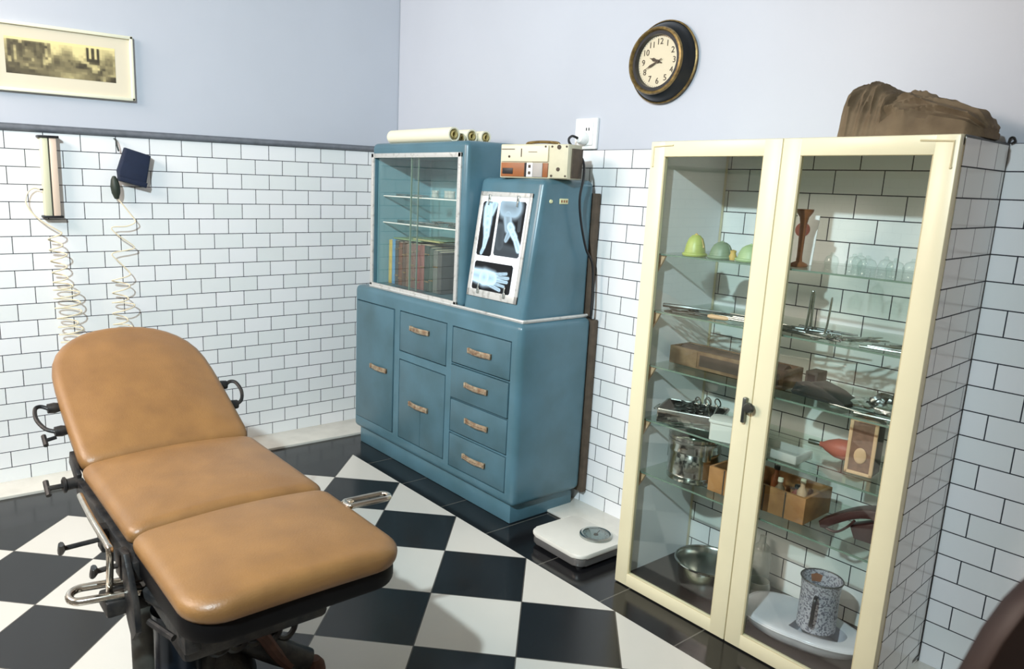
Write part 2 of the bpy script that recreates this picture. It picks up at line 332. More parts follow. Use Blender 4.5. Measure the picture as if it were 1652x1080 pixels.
def sep(u, v):
    g = lambda i, j: int(ROOM[max(0, min(j, len(ROOM) - 1))][max(0, min(i, len(ROOM[0]) - 1))], 18) / 17
    x, y = u * len(ROOM[0]) - .5, (1 - v) * len(ROOM) - .5; i, j = math.floor(x), math.floor(y); fx, fy_ = x - i, y - j
    t = (g(i, j) * (1 - fx) + g(i + 1, j) * fx) * (1 - fy_) + (g(i, j + 1) * (1 - fx) + g(i + 1, j + 1) * fx) * fy_
    t = .5 * t + .5 * g(int(u * len(ROOM[0])), int((1 - v) * len(ROOM))); t = max(0, min(1, (t - .5) * 1.2 + .5))
    return (58 + 178 * t, 52 + 168 * t, 38 + 120 * t)
T = frame_of((.0108, -1.965, 1.81), (0, 1, 0), (1, 0, 0))
link('photograph', ink_grid(132, 45, .435, .147, sep, T), 'photo', pic)

# ---------------------------------------------------------------- wall clock
cc = Vector((1.85, 0, 1.895)); TC = frame_of(cc, (1, 0, 0), (0, -1, 0))
ck = thing('wall_clock', 'round black wall clock with gold rings on the grey wall', 'clock', cc)
link('case', MB().lathe([(0, 0), (.1465, 0), (.149, .006), (.147, .014), (.143, .018), (.138, .030), (.128, .045), (.121, .052), (.121, .058), (.096, .058), (.094, .036), (0, .036)], 64, TC), 'clockb', ck)
link('outer_ring', MB().lathe([(.1475, .004), (.1515, .008), (.1515, .013), (.147, .016), (.1475, .004)], 64, TC), 'gold', ck)
link('inner_ring', MB().lathe([(.119, .050), (.1225, .057), (.120, .066), (.113, .068), (.109, .062), (.107, .054), (.119, .050)], 64, TC), 'gold', ck)
dl = link('dial', MB().lathe([(0, .038), (.097, .038), (.097, .035)], 64, TC), 'dial', ck)
bm = MB()
def text_into(bm, txt, size, T):
    cu = bpy.data.curves.new('t', 'FONT'); cu.body = txt; cu.size = size; cu.align_x = 'CENTER'; cu.align_y = 'CENTER'; cu.extrude = .0004
    o = bpy.data.objects.new('t', cu); C.objects.link(o); bpy.context.view_layer.update()
    me = bpy.data.meshes.new_from_object(o.evaluated_get(bpy.context.evaluated_depsgraph_get())); me.transform(T); bm.b.from_mesh(me)
    bpy.data.objects.remove(o); bpy.data.curves.remove(cu); bpy.data.meshes.remove(me)
for h in range(1, 13):
    a = PI / 2 - h * PI / 6; text_into(bm, str(h), .031, TC @ Matrix.Translation((.071 * math.cos(a), .071 * math.sin(a), .0392)))
for k in range(60):
    a = k * PI / 30; bm.box(-.0005, .0005, .089, .0925, .038, .0388, T=TC @ Matrix.Rotation(a, 4, 'Z'))
link('numerals', bm, 'ink', dl)
def hand(name, ang, L, tail, wd, z):
    bm = MB(); bm.prism([(-wd * .35, -tail), (wd * .35, -tail), (wd * .4, 0), (wd, L * .55), (wd * .3, L * .72), (0, L), (-wd * .3, L * .72), (-wd, L * .55), (-wd * .4, 0)], z, z + .0015, TC @ Matrix.Rotation(-ang, 4, 'Z'))
    bm.lathe([(0, z + .002), (.006, z + .002), (.006, z)], 16, TC); link(name, bm, 'ink', ck)
hand('hour_hand', math.radians(291), .044, .018, .0065, .042); hand('minute_hand', math.radians(246), .066, .02, .004, .0445)

# ---------------------------------------------------------------- wall manometer and cuff with their coiled hoses
mn = thing('wall_manometer', 'tall narrow cream manometer box on the tiled left wall', 'blood pressure gauge', (0, -1.83, 1.21))
link('housing', MB().box(0, .05, -1.862, -1.834, 1.215, 1.552, bev=.004), 'ivory', mn)
link('cover', MB().box(0, .05, -1.829, -1.80, 1.215, 1.552, bev=.004), 'pinkwood', mn)
link('tube', MB().tube([(.044, -1.8315, 1.212), (.044, -1.8315, 1.555)], .0045, 8), 'tube', mn)
for z in (1.213, 1.556): link('end_cap', MB().box(0, .056, -1.872, -1.79, z - .005, z + .005, bev=.002), 'black', mn)
link('nozzle', MB().tube([(.03, -1.875, 1.33), (.03, -1.86, 1.33)], .004, 6), 'black', mn)
def coil(y0, y1, z0, z1, turns, r0, r1, x=.062, seed=0, sq=.75):
    rnd = random.Random(seed); n = turns * 16; out = []
    ph = [rnd.uniform(-1, 1) for _ in range(turns + 2)]
    for i in range(n + 1):
        t = i / n; a = 2 * PI * turns * t; k = int(t * turns); f = t * turns - k; j = ph[k] * (1 - f) + ph[k + 1] * f
        r = (r0 + (r1 - r0) * t) * (1 + .28 * j); z = z0 + (z1 - z0) * (1 - (1 - t) ** 1.25) + .012 * j
        out.append((x + r * sq * math.sin(a), y0 + (y1 - y0) * t + r * math.cos(a) + .008 * j, z))
    return out
pts = smooth_path([(.03, -1.876, 1.33), (.035, -1.9, 1.335), (.04, -1.925, 1.315), (.045, -1.935, 1.275), (.05, -1.915, 1.23), (.055, -1.875, 1.19), (.06, -1.845, 1.17)], 5)
pts += coil(-1.83, -1.785, 1.15, .62, 13, .034, .055, seed=4)
pts += smooth_path([(.06, -1.73, .60), (.06, -1.76, .4), (.05, -1.79, .2), (.05, -1.8, .03)], 6)
solo('coiled_hose', MB().tube(pts, .0032, 6), 'cord', 'tangled cream coiled hose hanging from the tall manometer box', 'hose')
cf = thing('pressure_cuff', 'navy cloth pressure cuff hung askew on the tiled left wall', 'blood pressure cuff', (0, -1.48, 1.32))
TU = frame_of((.03, -1.478, 1.438), (0, math.cos(-.16), math.sin(-.16)), (1, 0, 0))
link('cuff', MB().prism([(-.050, .082), (.066, .068), (.060, -.078), (-.060, -.068), (-.070, -.026)], -.022, .026, TU, bev=.010, seg=3), 'navy', cf)
link('strap', MB().prism([(-.062, -.052), (.063, -.060), (.060, -.083), (-.061, -.072)], .0, .034, TU, bev=.006), 'navy', cf)
link('hook', MB().tube(smooth_path([(.0, -1.55, 1.565), (.03, -1.55, 1.56), (.04, -1.548, 1.535), (.03, -1.54, 1.51)]), .004, 6), 'dsteel', cf)
link('bulb', MB().lathe([(0, 0), (.010, .004), (.019, .03), (.021, .06), (.015, .09), (.007, .105), (0, .107)], 14, Matrix.Translation((.045, -1.562, 1.292)) @ Matrix.Rotation(.08, 4, 'X')), 'dgreen', cf)
pts = smooth_path([(.045, -1.558, 1.295), (.05, -1.54, 1.27), (.055, -1.505, 1.22), (.06, -1.49, 1.19), (.06, -1.53, 1.17), (.06, -1.595, 1.165), (.06, -1.57, 1.13), (.06, -1.50, 1.075), (.06, -1.53, 1.06), (.06, -1.60, 1.045), (.06, -1.57, 1.005), (.06, -1.53, .96)], 5)
pts += coil(-1.565, -1.575, .95, .55, 9, .042, .046, seed=9)
pts += smooth_path([(.06, -1.53, .52), (.06, -1.55, .3), (.05, -1.56, .03)], 6)
solo('coiled_hose', MB().tube(pts, .003, 6), 'cord', 'cream coiled hose hanging from the navy pressure cuff', 'hose')

# ---------------------------------------------------------------- wall socket, plug and cord
so = thing('wall_socket', 'white double wall socket above the tile edge beside the blue cabinet', 'socket', (1.48, 0, 1.575))
link('face_plate', MB().box(1.415, 1.538, -.012, .004, 1.578, 1.706, bev=.004, seg=3), 'whitepl', so)
link('raised_panel', MB().box(1.432, 1.521, -.017, -.010, 1.594, 1.690, bev=.002), 'whitepl', so)
bm = MB()
for x, z in ((1.486, 1.660), (1.500, 1.660)): bm.box(x - .0025, x + .0025, -.0185, -.016, z - .006, z + .006)
link('pin_holes', bm, 'gap', so)
pg = thing('power_plug', 'white round plug in the wall socket with a black cord', 'plug', (1.47, -.017, 1.615))
link('plug_body', MB().lathe([(0, .0), (.026, .0), (.027, .008), (.024, .026), (.017, .036), (0, .038)], 24, frame_of((1.478, -.0165, 1.622), (1, 0, 0), (0, -1, 0))), 'whitepl', pg)
cpts = smooth_path([(1.474, -.055, 1.622), (1.468, -.085, 1.628), (1.49, -.12, 1.60), (1.585, -.135, 1.53), (1.622, -.16, 1.46), (1.618, -.17, 1.38), (1.612, -.15, 1.29), (1.610, -.105, 1.17), (1.612, -.06, 1.10), (1.62, -.055, .98), (1.625, -.06, .90), (1.615, -.05, .872), (1.60, -.03, .868)], 6)
link('power_cord', MB().tube(cpts, .0052, 8), 'black', pg)

# ---------------------------------------------------------------- blue cabinet
cb = thing('medical_cabinet', 'blue enamelled medical cabinet with drawers, glazed bookcase and film viewer', 'cabinet', (.95, -.22, 0))
fy = -.445; body = MB().box(.295, 1.612, fy, -.036, .085, .872, bev=.028, seg=4)
fronts = [('door', .331, .686, .157, .792, (.559, .468)), ('drawer', .740, 1.118, .599, .794, (.913, .727)), ('door', .742, 1.118, .152, .552, (.918, .352)),
          ('drawer', 1.166, 1.554, .630, .791, (1.362, .707)), ('drawer', 1.166, 1.554, .468, .618, (1.352, .549)), ('drawer', 1.166, 1.554, .309, .458, (1.360, .386)), ('drawer', 1.166, 1.554, .140, .295, (1.352, .218))]
body = cut(body, [(a - .0042, c + .0042, fy - .01, fy + .022, d - .0042, e + .0042) for _, a, c, d, e, _h in fronts])
link('body', body, 'blue', cb)
link('back_board', MB().box(.305, 1.622, -.034, -.008, .07, .86, bev=.003), 'wood_b', cb)
bm = MB(); bm.box(.335, 1.578, -.425, -.05, 0.0, .09, bev=.006); link('plinth', bm, 'blue', cb)
def bow_handle(x, z, y, L=.155):
    bm = MB(); n = 10; h = .012
    out = [(-L / 2 + L * i / n, .006 + .012 * math.sin(PI * i / n)) for i in range(n + 1)]
    inn = [(px, py - .006) for px, py in reversed(out)]
    bm.prism(out + inn, -h, h, frame_of((x, y, z), (1, 0, 0), (0, 0, 1)) @ Matrix.Scale(-1, 4, (0, 1, 0)), bev=.0015)
    for sx in (-1, 1): bm.box(x + sx * (L / 2 - .006) - .006, x + sx * (L / 2 - .006) + .006, y - .012, y, z - .012, z + .012, bev=.002)
    for q in (-.004, .004): bm.tube([(x - L * .44, y - .0125, z + q), (x - L * .2, y - .0185, z + q), (x, y - .0205, z + q), (x + L * .2, y - .0185, z + q), (x + L * .44, y - .0125, z + q)], .0012, 5)
    return bm
for k, (nm, a, c, d, e, (hx, hz)) in enumerate(fronts):
    dy = -.004 if k in (0, 4) else 0.0
    f = MB().box(a, c, fy - .002 + dy, fy + .02, d, e, bev=.004, seg=2)
    if k == 2: f.box((a + c) / 2 - .001, (a + c) / 2 + .0015, fy - .0035, fy, d, hz)
    p = link(nm, f, 'blue_d', cb); link('handle', bow_handle(hx, hz, fy - .002 + dy), 'handle', p)
# upper glazed part
hx0, hx1, hz0, hz1, hy = .398, 1.176, .872, 1.600, -.412
hut = MB().box(hx0, hx1, hy, -.036, hz0, hz1, bev=.026, seg=4)
hut = cut(hut, [(.432, 1.122, hy - .05, -.06, .892, 1.528)])
link('bookcase_shell', hut, 'blue', cb)
bm = MB(); bm.box(.433, 1.121, -.066, -.061, .893, 1.527); bm.box(.4325, .436, hy + .02, -.066, .893, 1.527); bm.box(1.118, 1.1215, hy + .02, -.066, .893, 1.527); link('lining', bm, 'teal', cb)
bm = MB(); a, c, d, e, t = .408, 1.146, .876, 1.550, .022
for q in ((a, c, d, d + t), (a, c, e - t, e), (a, a + t, d, e), (c - t, c, d, e)): bm.box(q[0], q[1], hy - .010, hy + .002, q[2], q[3], bev=.003)
for k in range(9):
    for x in (a + t / 2, c - t / 2): bm.ball((x, hy - .0105, d + .05 + k * .07), (.003, .0015, .003), 8, 6)
link('glazing_frame', bm, 'alu', cb)
g1 = link('sliding_pane', MB().box(.43, .80, hy + .012, hy + .016, .898, 1.528), 'glass', cb)
g2 = link('sliding_pane', MB().box(.755, 1.124, hy + .002, hy + .006, .898, 1.528), 'glass', cb)
link('pane_edge', MB().box(.752, .757, hy + .001, hy + .008, .898, 1.528), 'edge', g2); link('pane_edge', MB().box(.797, .801, hy + .011, hy + .017, .898, 1.528), 'edge', g1)
for z in (1.212, 1.345):
    s_ = link('glass_shelf', MB().box(.438, 1.116, -.36, -.068, z - .006, z), 'shelfg', cb); link('front_edge', MB().box(.438, 1.116, -.364, -.36, z - .006, z, bev=.001), 'whitepl', s_)
# film viewer
vx0, vx1 = 1.180, 1.575
prof = [(-.412, .872), (-.036, .872), (-.036, 1.447), (-.332, 1.447)]
bm = MB(); bm.prism([(p[0], p[1]) for p in prof], vx0, vx1, frame_of((0, 0, 0), (0, 1, 0), (1, 0, 0)))
bmesh.ops.recalc_face_normals(bm.b, faces=bm.b.faces)
es = [e for e in bm.b.edges if not (abs(e.verts[0].co.z - .872) < 1e-4 and abs(e.verts[1].co.z - .872) < 1e-4)]
bmesh.ops.bevel(bm.b, geom=es, offset=.026, segments=4, affect='EDGES', profile=.5)
link('viewer_housing', bm, 'blue', cb)
link('back_board', MB().box(1.19, 1.586, -.034, -.008, .872, 1.395, bev=.003), 'wood_b', cb)
sl = Vector((0, .080, .575)).normalized(); nv = Vector((0, -sl.z, sl.y))
TV = frame_of(Vector((1.368, -.412, .872)) + nv * .0005, (1, 0, 0), nv)   # local y runs up the slope
bm = MB(); fw, fb, ft = .325, .068, .520
for q in ((-fw / 2, fw / 2, fb, fb + .032), (-fw / 2, fw / 2, ft - .020, ft), (-fw / 2, -fw / 2 + .018, fb, ft), (fw / 2 - .018, fw / 2, fb, ft)): bm.box(q[0], q[1], q[2], q[3], 0, .008, bev=.002, T=TV)
link('viewer_frame', bm, 'alu', cb)
link('light_screen', MB().box(-fw / 2 + .012, fw / 2 - .012, fb + .025, ft - .014, 0, .004, T=TV), 'screen', cb)
for (x, y, s) in ((-.095, .495, -1), (.085, .495, -1), (-.085, .094, 1), (.085, .094, 1)):
    bm = MB(); bm.box(x - .007, x + .007, y - .012, y + .012, .0075, .014, bev=.002, T=TV); bm.box(x - .004, x + .004, y, y + s * .034, .010, .014, bev=.001, T=TV @ Matrix.Rotation(0, 4, 'X')); link('film_clip', bm, 'steel', cb)
bm = MB(); r = .008
path = [(.41, -.42), (1.30, -.42), (1.575, -.42), (1.588, -.416), (1.592, -.405), (1.592, -.05)]
bm.tube([(x, y, .880) for x, y in path], .006, 8); bm.box(.405, 1.59, -.421, -.405, .872, .881); bm.box(1.574, 1.593, -.41, -.05, .872, .881); link('chrome_strip', bm, 'alu', cb)
bm = MB(); bm.lathe([(0, .008), (.007, .008), (.009, 0)], 14, frame_of((1.572, -.291, 1.359), (0, 1, 0), (1, 0, 0))); link('switch', bm, 'tag', cb)
sk = link('side_socket', MB().box(1.571, 1.579, -.242, -.194, 1.349, 1.371, bev=.002), 'tag', cb)
bm = MB()
for y in (-.232, -.218, -.204): bm.box(1.5785, 1.5796, y - .004, y + .004, 1.355, 1.365)
link('pin_holes', bm, 'copper', sk)

# x-ray films on the screen
def seg_d(p, a, c):
    ax, ay = a; bx, by = c; px, py = p; dx, dy = bx - ax, by - ay; t = max(0, min(1, ((px - ax) * dx + (py - ay) * dy) / (dx * dx + dy * dy + 1e-9)))
    return math.hypot(px - ax - t * dx, py - ay - t * dy), t
def bones(segs, base, glow, W, H, rc):
    def f(u, v):
        x, y = u * W, v * H
        qx, qy = max(rc - x, x - (W - rc), 0), max(rc - y, y - (H - rc), 0)
        if qx > 0 and qy > 0 and math.hypot(qx, qy) > rc: return None
        t = 0
        for (a, c, r0, r1, k) in segs:
            d, s = seg_d((x, y), (a[0] * W, a[1] * H), (c[0] * W, c[1] * H)); r = r0 + (r1 - r0) * s
            e = d / r; val = k * (1 if e < .72 else max(0, 1 - (e - .72) / .5)) * (1 - .18 * max(0, 1 - e * 1.6)); t = max(t, val)
        return tuple(max(0, p + (q - p) * t) for p, q in zip(base, glow))
    return f
leg = [((.30, .95), (.34, .80), .013, .018, 1), ((.78, .95), (.60, .80), .022, .024, .95), ((.42, .86), (.46, .60), .034, .030, 1), ((.46, .62), (.52, .38), .028, .021, 1), ((.52, .38), (.46, .16), .020, .012, 1), ((.46, .16), (.34, .05), .011, .010, .95)]
hip = [((.25, .90), (.60, .88), .055, .05, .8), ((.36, .72), (.44, .52), .03, .026, .8), ((.12, .45), (.2, .2), .04, .03, .35), ((.5, .55), (.58, .50), .022, .022, 1), ((.55, .50), (.42, .30), .020, .012, .85), ((.60, .46), (.75, .36), .019, .017, 1), ((.75, .36), (.95, .16), .014, .018, 1), ((.0, .06), (.9, .06), .05, .03, .3), ((.82, .95), (.85, .5), .012, .01, .3)]
handx = [((.0, .50), (.30, .46), .033, .040, 1), ((.30, .46), (.52, .46), .043, .036, 1), ((.50, .60), (.86, .70), .0085, .007, .9), ((.52, .51), (.92, .56), .0085, .007, .9), ((.52, .42), (.90, .42), .0085, .007, .9), ((.50, .33), (.84, .26), .008, .006, .9), ((.42, .26), (.74, .12), .010, .008, .9)]
def film(name, x, y, W, H, segs, label):
    bm = ink_grid(int(W / .0032), int(H / .0032), W, H, bones(segs, (24, 26, 30), (206, 232, 246), W, H, .014), TV @ Matrix.Translation((x, y, .006)))
    bmesh.ops.solidify(bm.b, geom=bm.b.faces[:], thickness=.0008)
    o = link(name, bm, 'film'); o['label'] = label; o['category'] = 'x-ray'; o['group'] = 'x-ray films on the viewer'
for a in (('xray_film', -.138, .246, .098, .232, leg, 'tall narrow x-ray film of a forearm at the upper left of the viewer'), ('xray_film', -.026, .254, .160, .230, hip, 'x-ray film of a hip joint at the upper right of the viewer'),
          ('xray_film', -.136, .098, .248, .124, handx, 'wide x-ray film of a hand and wrist at the bottom of the viewer')): film(*a)

# books and instruments behind the sliding glass
def book(x, wd, h, d, col, label, bands):
    t = thing('book', label, 'book', (x + wd / 2, -.2, .893), 'books behind the sliding glass')
    c = mat('cloth_' + str(int(x * 1000)), col, .65, var=.25, scale=30)
    bm = MB(); bm.box(x, x + wd, -.335, -.335 + d, .893, .893 + h, bev=.003); link('cover', bm, c, t)
    link('pages', MB().box(x + .003, x + wd - .003, -.328, -.337 + d, .896, .893 + h + .0006), 'paper', t)
    if bands:
        for f in bands: link('spine_band', MB().box(x - .0005, x + wd + .0005, -.3372, -.333, .893 + h * f, .893 + h * f + .006, bev=.001), 'gold', t)
bk = [(.030, .226, (196, 176, 92), 'yellow book, first from the left on the bottom shelf', ()), (.028, .232, (96, 150, 190), 'pale blue book next to the yellow one', ()), (.030, .226, (66, 66, 58), 'dark grey book right of the pale blue one', (.2, .8)), (.034, .220, (110, 70, 46), 'brown book right of the dark grey one', (.15, .5, .85)),
      (.032, .224, (86, 66, 50), 'thick dark brown book just left of the pane edges', (.3, .7)), (.044, .218, (122, 96, 78), 'wide taupe book behind the left pane edge', (.2, .75)), (.038, .222, (118, 82, 70), 'rust brown book behind the right pane edge', (.2, .5, .8)), (.036, .220, (128, 66, 62), 'dull red book in the middle right of the row', (.15, .85)),
      (.036, .224, (140, 92, 84), 'faded pink book right of the dull red one', (.5,)), (.040, .222, (44, 66, 56), 'dark green book right of the faded pink one', (.2, .8)), (.030, .214, (66, 84, 74), 'grey green book near the right end of the row', (.25,)), (.036, .206, (104, 110, 104), 'light grey shorter book second from the right end', (.6,)), (.032, .200, (74, 76, 74), 'charcoal short book at the right end of the row', ())]
x = .452
for wd, h, col, lab, bd in bk:
    book(x, wd, h, .19, col, lab, bd); x += wd + .0015
def booklet(x0, x1, y0, y1, z, h, col, label, rz):
    bm = MB().box(-(x1 - x0) / 2, (x1 - x0) / 2, -(y1 - y0) / 2, (y1 - y0) / 2, 0, h, bev=.002)
    solo('booklet', bm, mat('booklet_' + str(int(z * 1e4)), col, .6, var=.2, scale=25), label, 'booklet', ((x0 + x1) / 2, (y0 + y1) / 2, z), 'booklets lying on the books', (0, 0, rz))
booklet(.49, .72, -.33, -.17, 1.126, .008, (120, 150, 108), 'green booklet lying on the left books', .05); booklet(.66, .90, -.33, -.18, 1.1345, .008, (176, 176, 120), 'yellowish booklet lying over the middle books', -.06); booklet(.70, .93, -.325, -.17, 1.143, .007, (92, 126, 100), 'dark green booklet topmost of the pile on the books', .04)

def forceps(L, spread=.16, ring=.013, r=.0026, curve=0.0):
    bm = MB()
    for s in (-1, 1):
        a = spread * s; hx = -L * .5
        p = [(L * .5, s * .0012 + curve, .004), (L * .28, s * .004 + curve * .4, .004), (L * .12, 0, .004 + s * .0015), (-L * .2, -s * L * math.sin(spread) * .35, .004), (-L * .36, -s * L * math.sin(spread) * .6, .004)]
        bm.tube(smooth_path(p, 4), [r * (.55 + .45 * min(1, i / 8)) for i in range(17)], 6)
        bm.ring((-L * .36 - ring, -s * L * math.sin(spread) * .7, .004), ring, r * .9, 16, 5)
    bm.lathe([(0, .008), (r * 1.5, .007), (r * 1.5, .001), (0, .0005)], 10, Matrix.Translation((L * .12, 0, 0))); return bm
def probe(L, r=.0028, hr=.0045, tip=0):
    bm = MB(); bm.tube([(-L / 2, 0, hr), (-L * .05, 0, hr), (0, 0, hr), (L * .35, 0, hr), (L / 2, tip, hr)], [hr, hr, r, r * .8, r * .5], 8); return bm
for k, (px, py, a) in enumerate(((.80, -.30, .5), (.86, -.25, .9), (.92, -.31, .2), (.97, -.24, 1.2), (1.02, -.29, .6), (1.06, -.22, 1.0))):
    solo('surgical_scissors', forceps(.15, .2), 'steel', 'steel scissors heaped at the right end of the lower shelf behind sliding glass', 'scissors', (px, py, 1.2125 + .0085 * (k % 3)), 'scissors behind the sliding glass', (0, 0, a))
for k, (px, a) in enumerate(((.50, .05), (.58, -.08), (.67, .12), (.74, 0))):
    solo('steel_probe', probe(.13), 'steel', 'thin steel probe lying on the left of the lower shelf behind sliding glass', 'instrument', (px, -.27, 1.2125), 'probes behind the sliding glass', (0, 0, a))
for k, px in enumerate((.80, .86, .93, 1.00, 1.06)):
    solo('glass_cup', MB().lathe([(.016, 0), (.019, .004), (.016, .022), (.019, .034), (.0175, .034), (.014, .022), (.016, .006), (0, .004)], 16), 'frost', 'small glass cup on the upper shelf behind sliding glass', 'cup', (px, -.30 + .03 * (k % 2), 1.3455), 'cups behind the sliding glass')
for k, (px, a) in enumerate(((.50, .1), (.58, -.1), (.66, .05))):
    solo('steel_probe', probe(.12), 'steel', 'thin steel probe lying on the upper shelf behind sliding glass', 'instrument', (px, -.28, 1.3455), 'probes on the upper shelf behind the sliding glass', (0, 0, a))

# rolls of paper and the instrument box on top
def roll(x0, x1, y, z, r, label):
    t = thing('paper_roll', label, 'paper roll', ((x0 + x1) / 2, y, z), 'paper rolls on the blue cabinet', True)
    T = frame_of((x0 - (x0 + x1) / 2, 0, r), (0, 1, 0), (1, 0, 0)); L = x1 - x0
    link('outer_sheet', MB().lathe([(r * .78, 0), (r, 0), (r, L), (r * .80, L), (r * .80, .001)], 26, T), 'paper', t)
    sp = [(T @ Vector((q * math.cos(a), q * math.sin(a), L - .003))) for a, q in ((k * .4, r * (.3 + .46 * k / 40)) for k in range(41))]
    link('inner_coil', MB().tube(sp, .0012, 4), 'paperin', t)
    link('inner_sheet', MB().lathe([(r * .42, .002), (r * .46, .002), (r * .46, L + .004), (r * .40, L + .004), (r * .40, .002)], 18, T), 'paperin', t); return t
zt = 1.600
roll(.490, 1.000, -.350, zt, .032, 'longest cream paper roll along the front of the blue cabinet top')
roll(.56, .965, -.280, zt, .022, 'thinner cream paper roll lying behind the longest one')
roll(.54, .960, -.215, zt, .032, 'fat cream paper roll third from the cabinet front')
roll(.57, .980, -.148, zt, .030, 'cream paper roll nearest the wall')
rolls_rz = 0
dv = thing('instrument_box', 'ivory instrument box with a wooden lower panel on the film viewer', 'apparatus', (1.45, -.225, 1.4475), None, True, .3)
link('casing', MB().box(-.157, .160, -.082, .03, 0, .136, bev=.004), 'devside', dv)
link('ivory_panel', MB().box(-.150, .070, -.090, -.080, .066, .131, bev=.003), 'dev', dv)
wp = link('wood_panel', MB().box(-.150, -.038, -.087, -.080, .006, .062, bev=.001), 'woodf', dv)
link('dark_gauge', MB().box(-.142, -.092, -.089, -.086, .016, .040, bev=.001), 'black', wp)
link('divider', MB().box(-.036, -.030, -.089, -.08, .006, .062), 'black', dv)
sw = link('switch_strip', MB().box(-.028, .0, -.087, -.080, .006, .062, bev=.001), 'whitepl', dv)
bm = MB()
for z in (.022, .048): bm.box(-.019, -.008, -.0895, -.086, z - .006, z + .006, bev=.001)
link('buttons', bm, 'ink', sw)
link('grey_panel', MB().box(.002, .046, -.088, -.080, .006, .062, bev=.001), 'grey', dv); link('wood_panel', MB().box(.047, .070, -.087, -.080, .006, .062, bev=.001), 'woodf', dv)
link('end_plate', MB().box(.076, .158, -.087, -.080, .003, .133, bev=.002), 'devside', dv)
for (x, z, r) in ((.117, .124, .009), (.117, .038, .008), (.086, .126, .004), (.150, .126, .004), (.088, .012, .005), (.150, .012, .004), (-.11, .086, .005), (.058, .126, .004)):
    link('screw', MB().lathe([(0, .0025), (r, .0015), (r, -.003)], 12, frame_of((x, -.0875 if x > .08 else -.0905, z), (1, 0, 0), (0, -1, 0))), 'ink', dv)
for q in ((-.055, -.051, .085, .118), (-.148, -.085, .114, .117), (-.02, .02, .104, .106)): link('panel_mark', MB().box(q[0], q[1], -.0914, -.0895, q[2], q[3]), 'ink', dv)
link('carry_handle', MB().tube(smooth_path([(-.07, -.02, .136), (-.06, -.02, .144), (.0, -.02, .148), (.07, -.02, .144), (.08, -.02, .136)]), .006, 8), 'gold', dv)
link('end_board', MB().box(.160, .166, -.06, .028, .004, .12, bev=.001), 'wood_b', dv)

# ---------------------------------------------------------------- bathroom scale
sc = thing('bathroom_scale', 'white bathroom scale with round dial on the floor by the glass cabinet', 'scale', (1.895, -.345, 0), None, True, -.02)
link('body', MB().prism(rrect(.275, .255, .035), .012, .042, bev=.004), 'scale_body', sc)
link('platform', MB().prism(rrect(.285, .265, .04), .044, .062, bev=.006, seg=3), 'scale_top', sc)
TD = Matrix.Translation((.045, .055, .0))
link('dial_housing', MB().lathe([(.066, .058), (.064, .070), (.058, .074), (.053, .072), (.051, .066), (.051, .060)], 40, TD), 'steel', sc)
dd = link('dial', MB().lathe([(0, .066), (.051, .066)], 32, TD), 'dialp', sc)
bm = MB()
for k in range(48): bm.box(-.0006, .0006, .040, .047 if k % 4 else .036, .066, .0666, T=TD @ Matrix.Rotation(k * PI / 24, 4, 'Z'))
bm.box(-.0012, .0012, -.012, .044, .0665, .068, T=TD @ Matrix.Rotation(.4, 4, 'Z')); bm.lathe([(0, .071), (.008, .070), (.009, .066)], 14, TD); link('dial_marks', bm, 'ink', dd)
link('dial_glass', MB().lathe([(0, .078), (.03, .0765), (.053, .072)], 32, TD), 'dial_glass', sc)
for sx in (-1, 1):
    for sy in (-1, 1): link('foot', MB().lathe([(.014, 0), (.014, .013)], 14, Matrix.Translation((sx * .11, sy * .1, 0))), 'black', sc)

# ---------------------------------------------------------------- cream display cabinet
vt = thing('display_cabinet', 'tall cream metal display cabinet with two glass doors and glass shelves', 'display cabinet', (2.6, -.205, 0))
X0, X1, FY = 2.150, 3.040, -.410
bm = MB()
for q in ((X0, X0 + .026, FY + .024, -.36, 0, DZ), (X1 - .026, X1, FY + .024, -.36, 0, DZ), (X0 + .004, X0 + .022, -.024, -.004, 0, DZ), (X1 - .060, X1 - .042, -.024, -.004, 0, DZ), (X0, X1, FY + .024, -.37, DZ - .028, DZ), (X0, X1, FY + .024, -.37, 0, .030),
          (X0, X0 + .02, -.37, -.01, .0, .026), (X1 - .06, X1 - .04, -.37, -.01, 0, .026), (X0, X1 - .042, -.024, -.004, 0, .026)): bm.box(*q, bev=.003)
link('frame', bm, 'cream', vt)
link('top_panel', MB().prism([(X0 + .002, FY + .024), (X1 - .006, FY + .024), (3.004, -.004), (X0 + .002, -.004)], DZ - .010, DZ, bev=.002), 'cream', vt)
link('bottom_panel', MB().box(X0 + .01, X1 - .02, FY + .03, -.012, .024, .034), 'bottom', vt)
link('side_panel', MB().box(X0 + .016, X0 + .022, -.37, -.02, .026, DZ - .01), 'whitep', vt)
sp_ = link('side_panel', MB().prism([(X1 - .010, -.372), (X1 + .002, -.372), (3.016, -.001), (3.004, -.001)], .002, DZ - .006), 'tile_s', vt); ORIG
sp_['label'] = 'white tiled side panel'
bm = MB(); bm.tube([(X1, -.372, DZ - .004), (3.014, -.006, DZ - .004)], .004, 6); bm.tube([(3.016, -.004, 0), (3.014, -.004, DZ)], .0035, 6); bm.tube(smooth_path([(3.014, -.006, DZ - .004), (3.016, -.006, DZ + .012), (3.024, -.006, DZ + .014), (3.028, -.006, DZ + .004), (3.020, -.006, DZ - .002)]), .003, 6); link('edge_rail', bm, 'iron', vt)
bm = MB()
shz = (1.210, 1.015, .825, .630, .435)
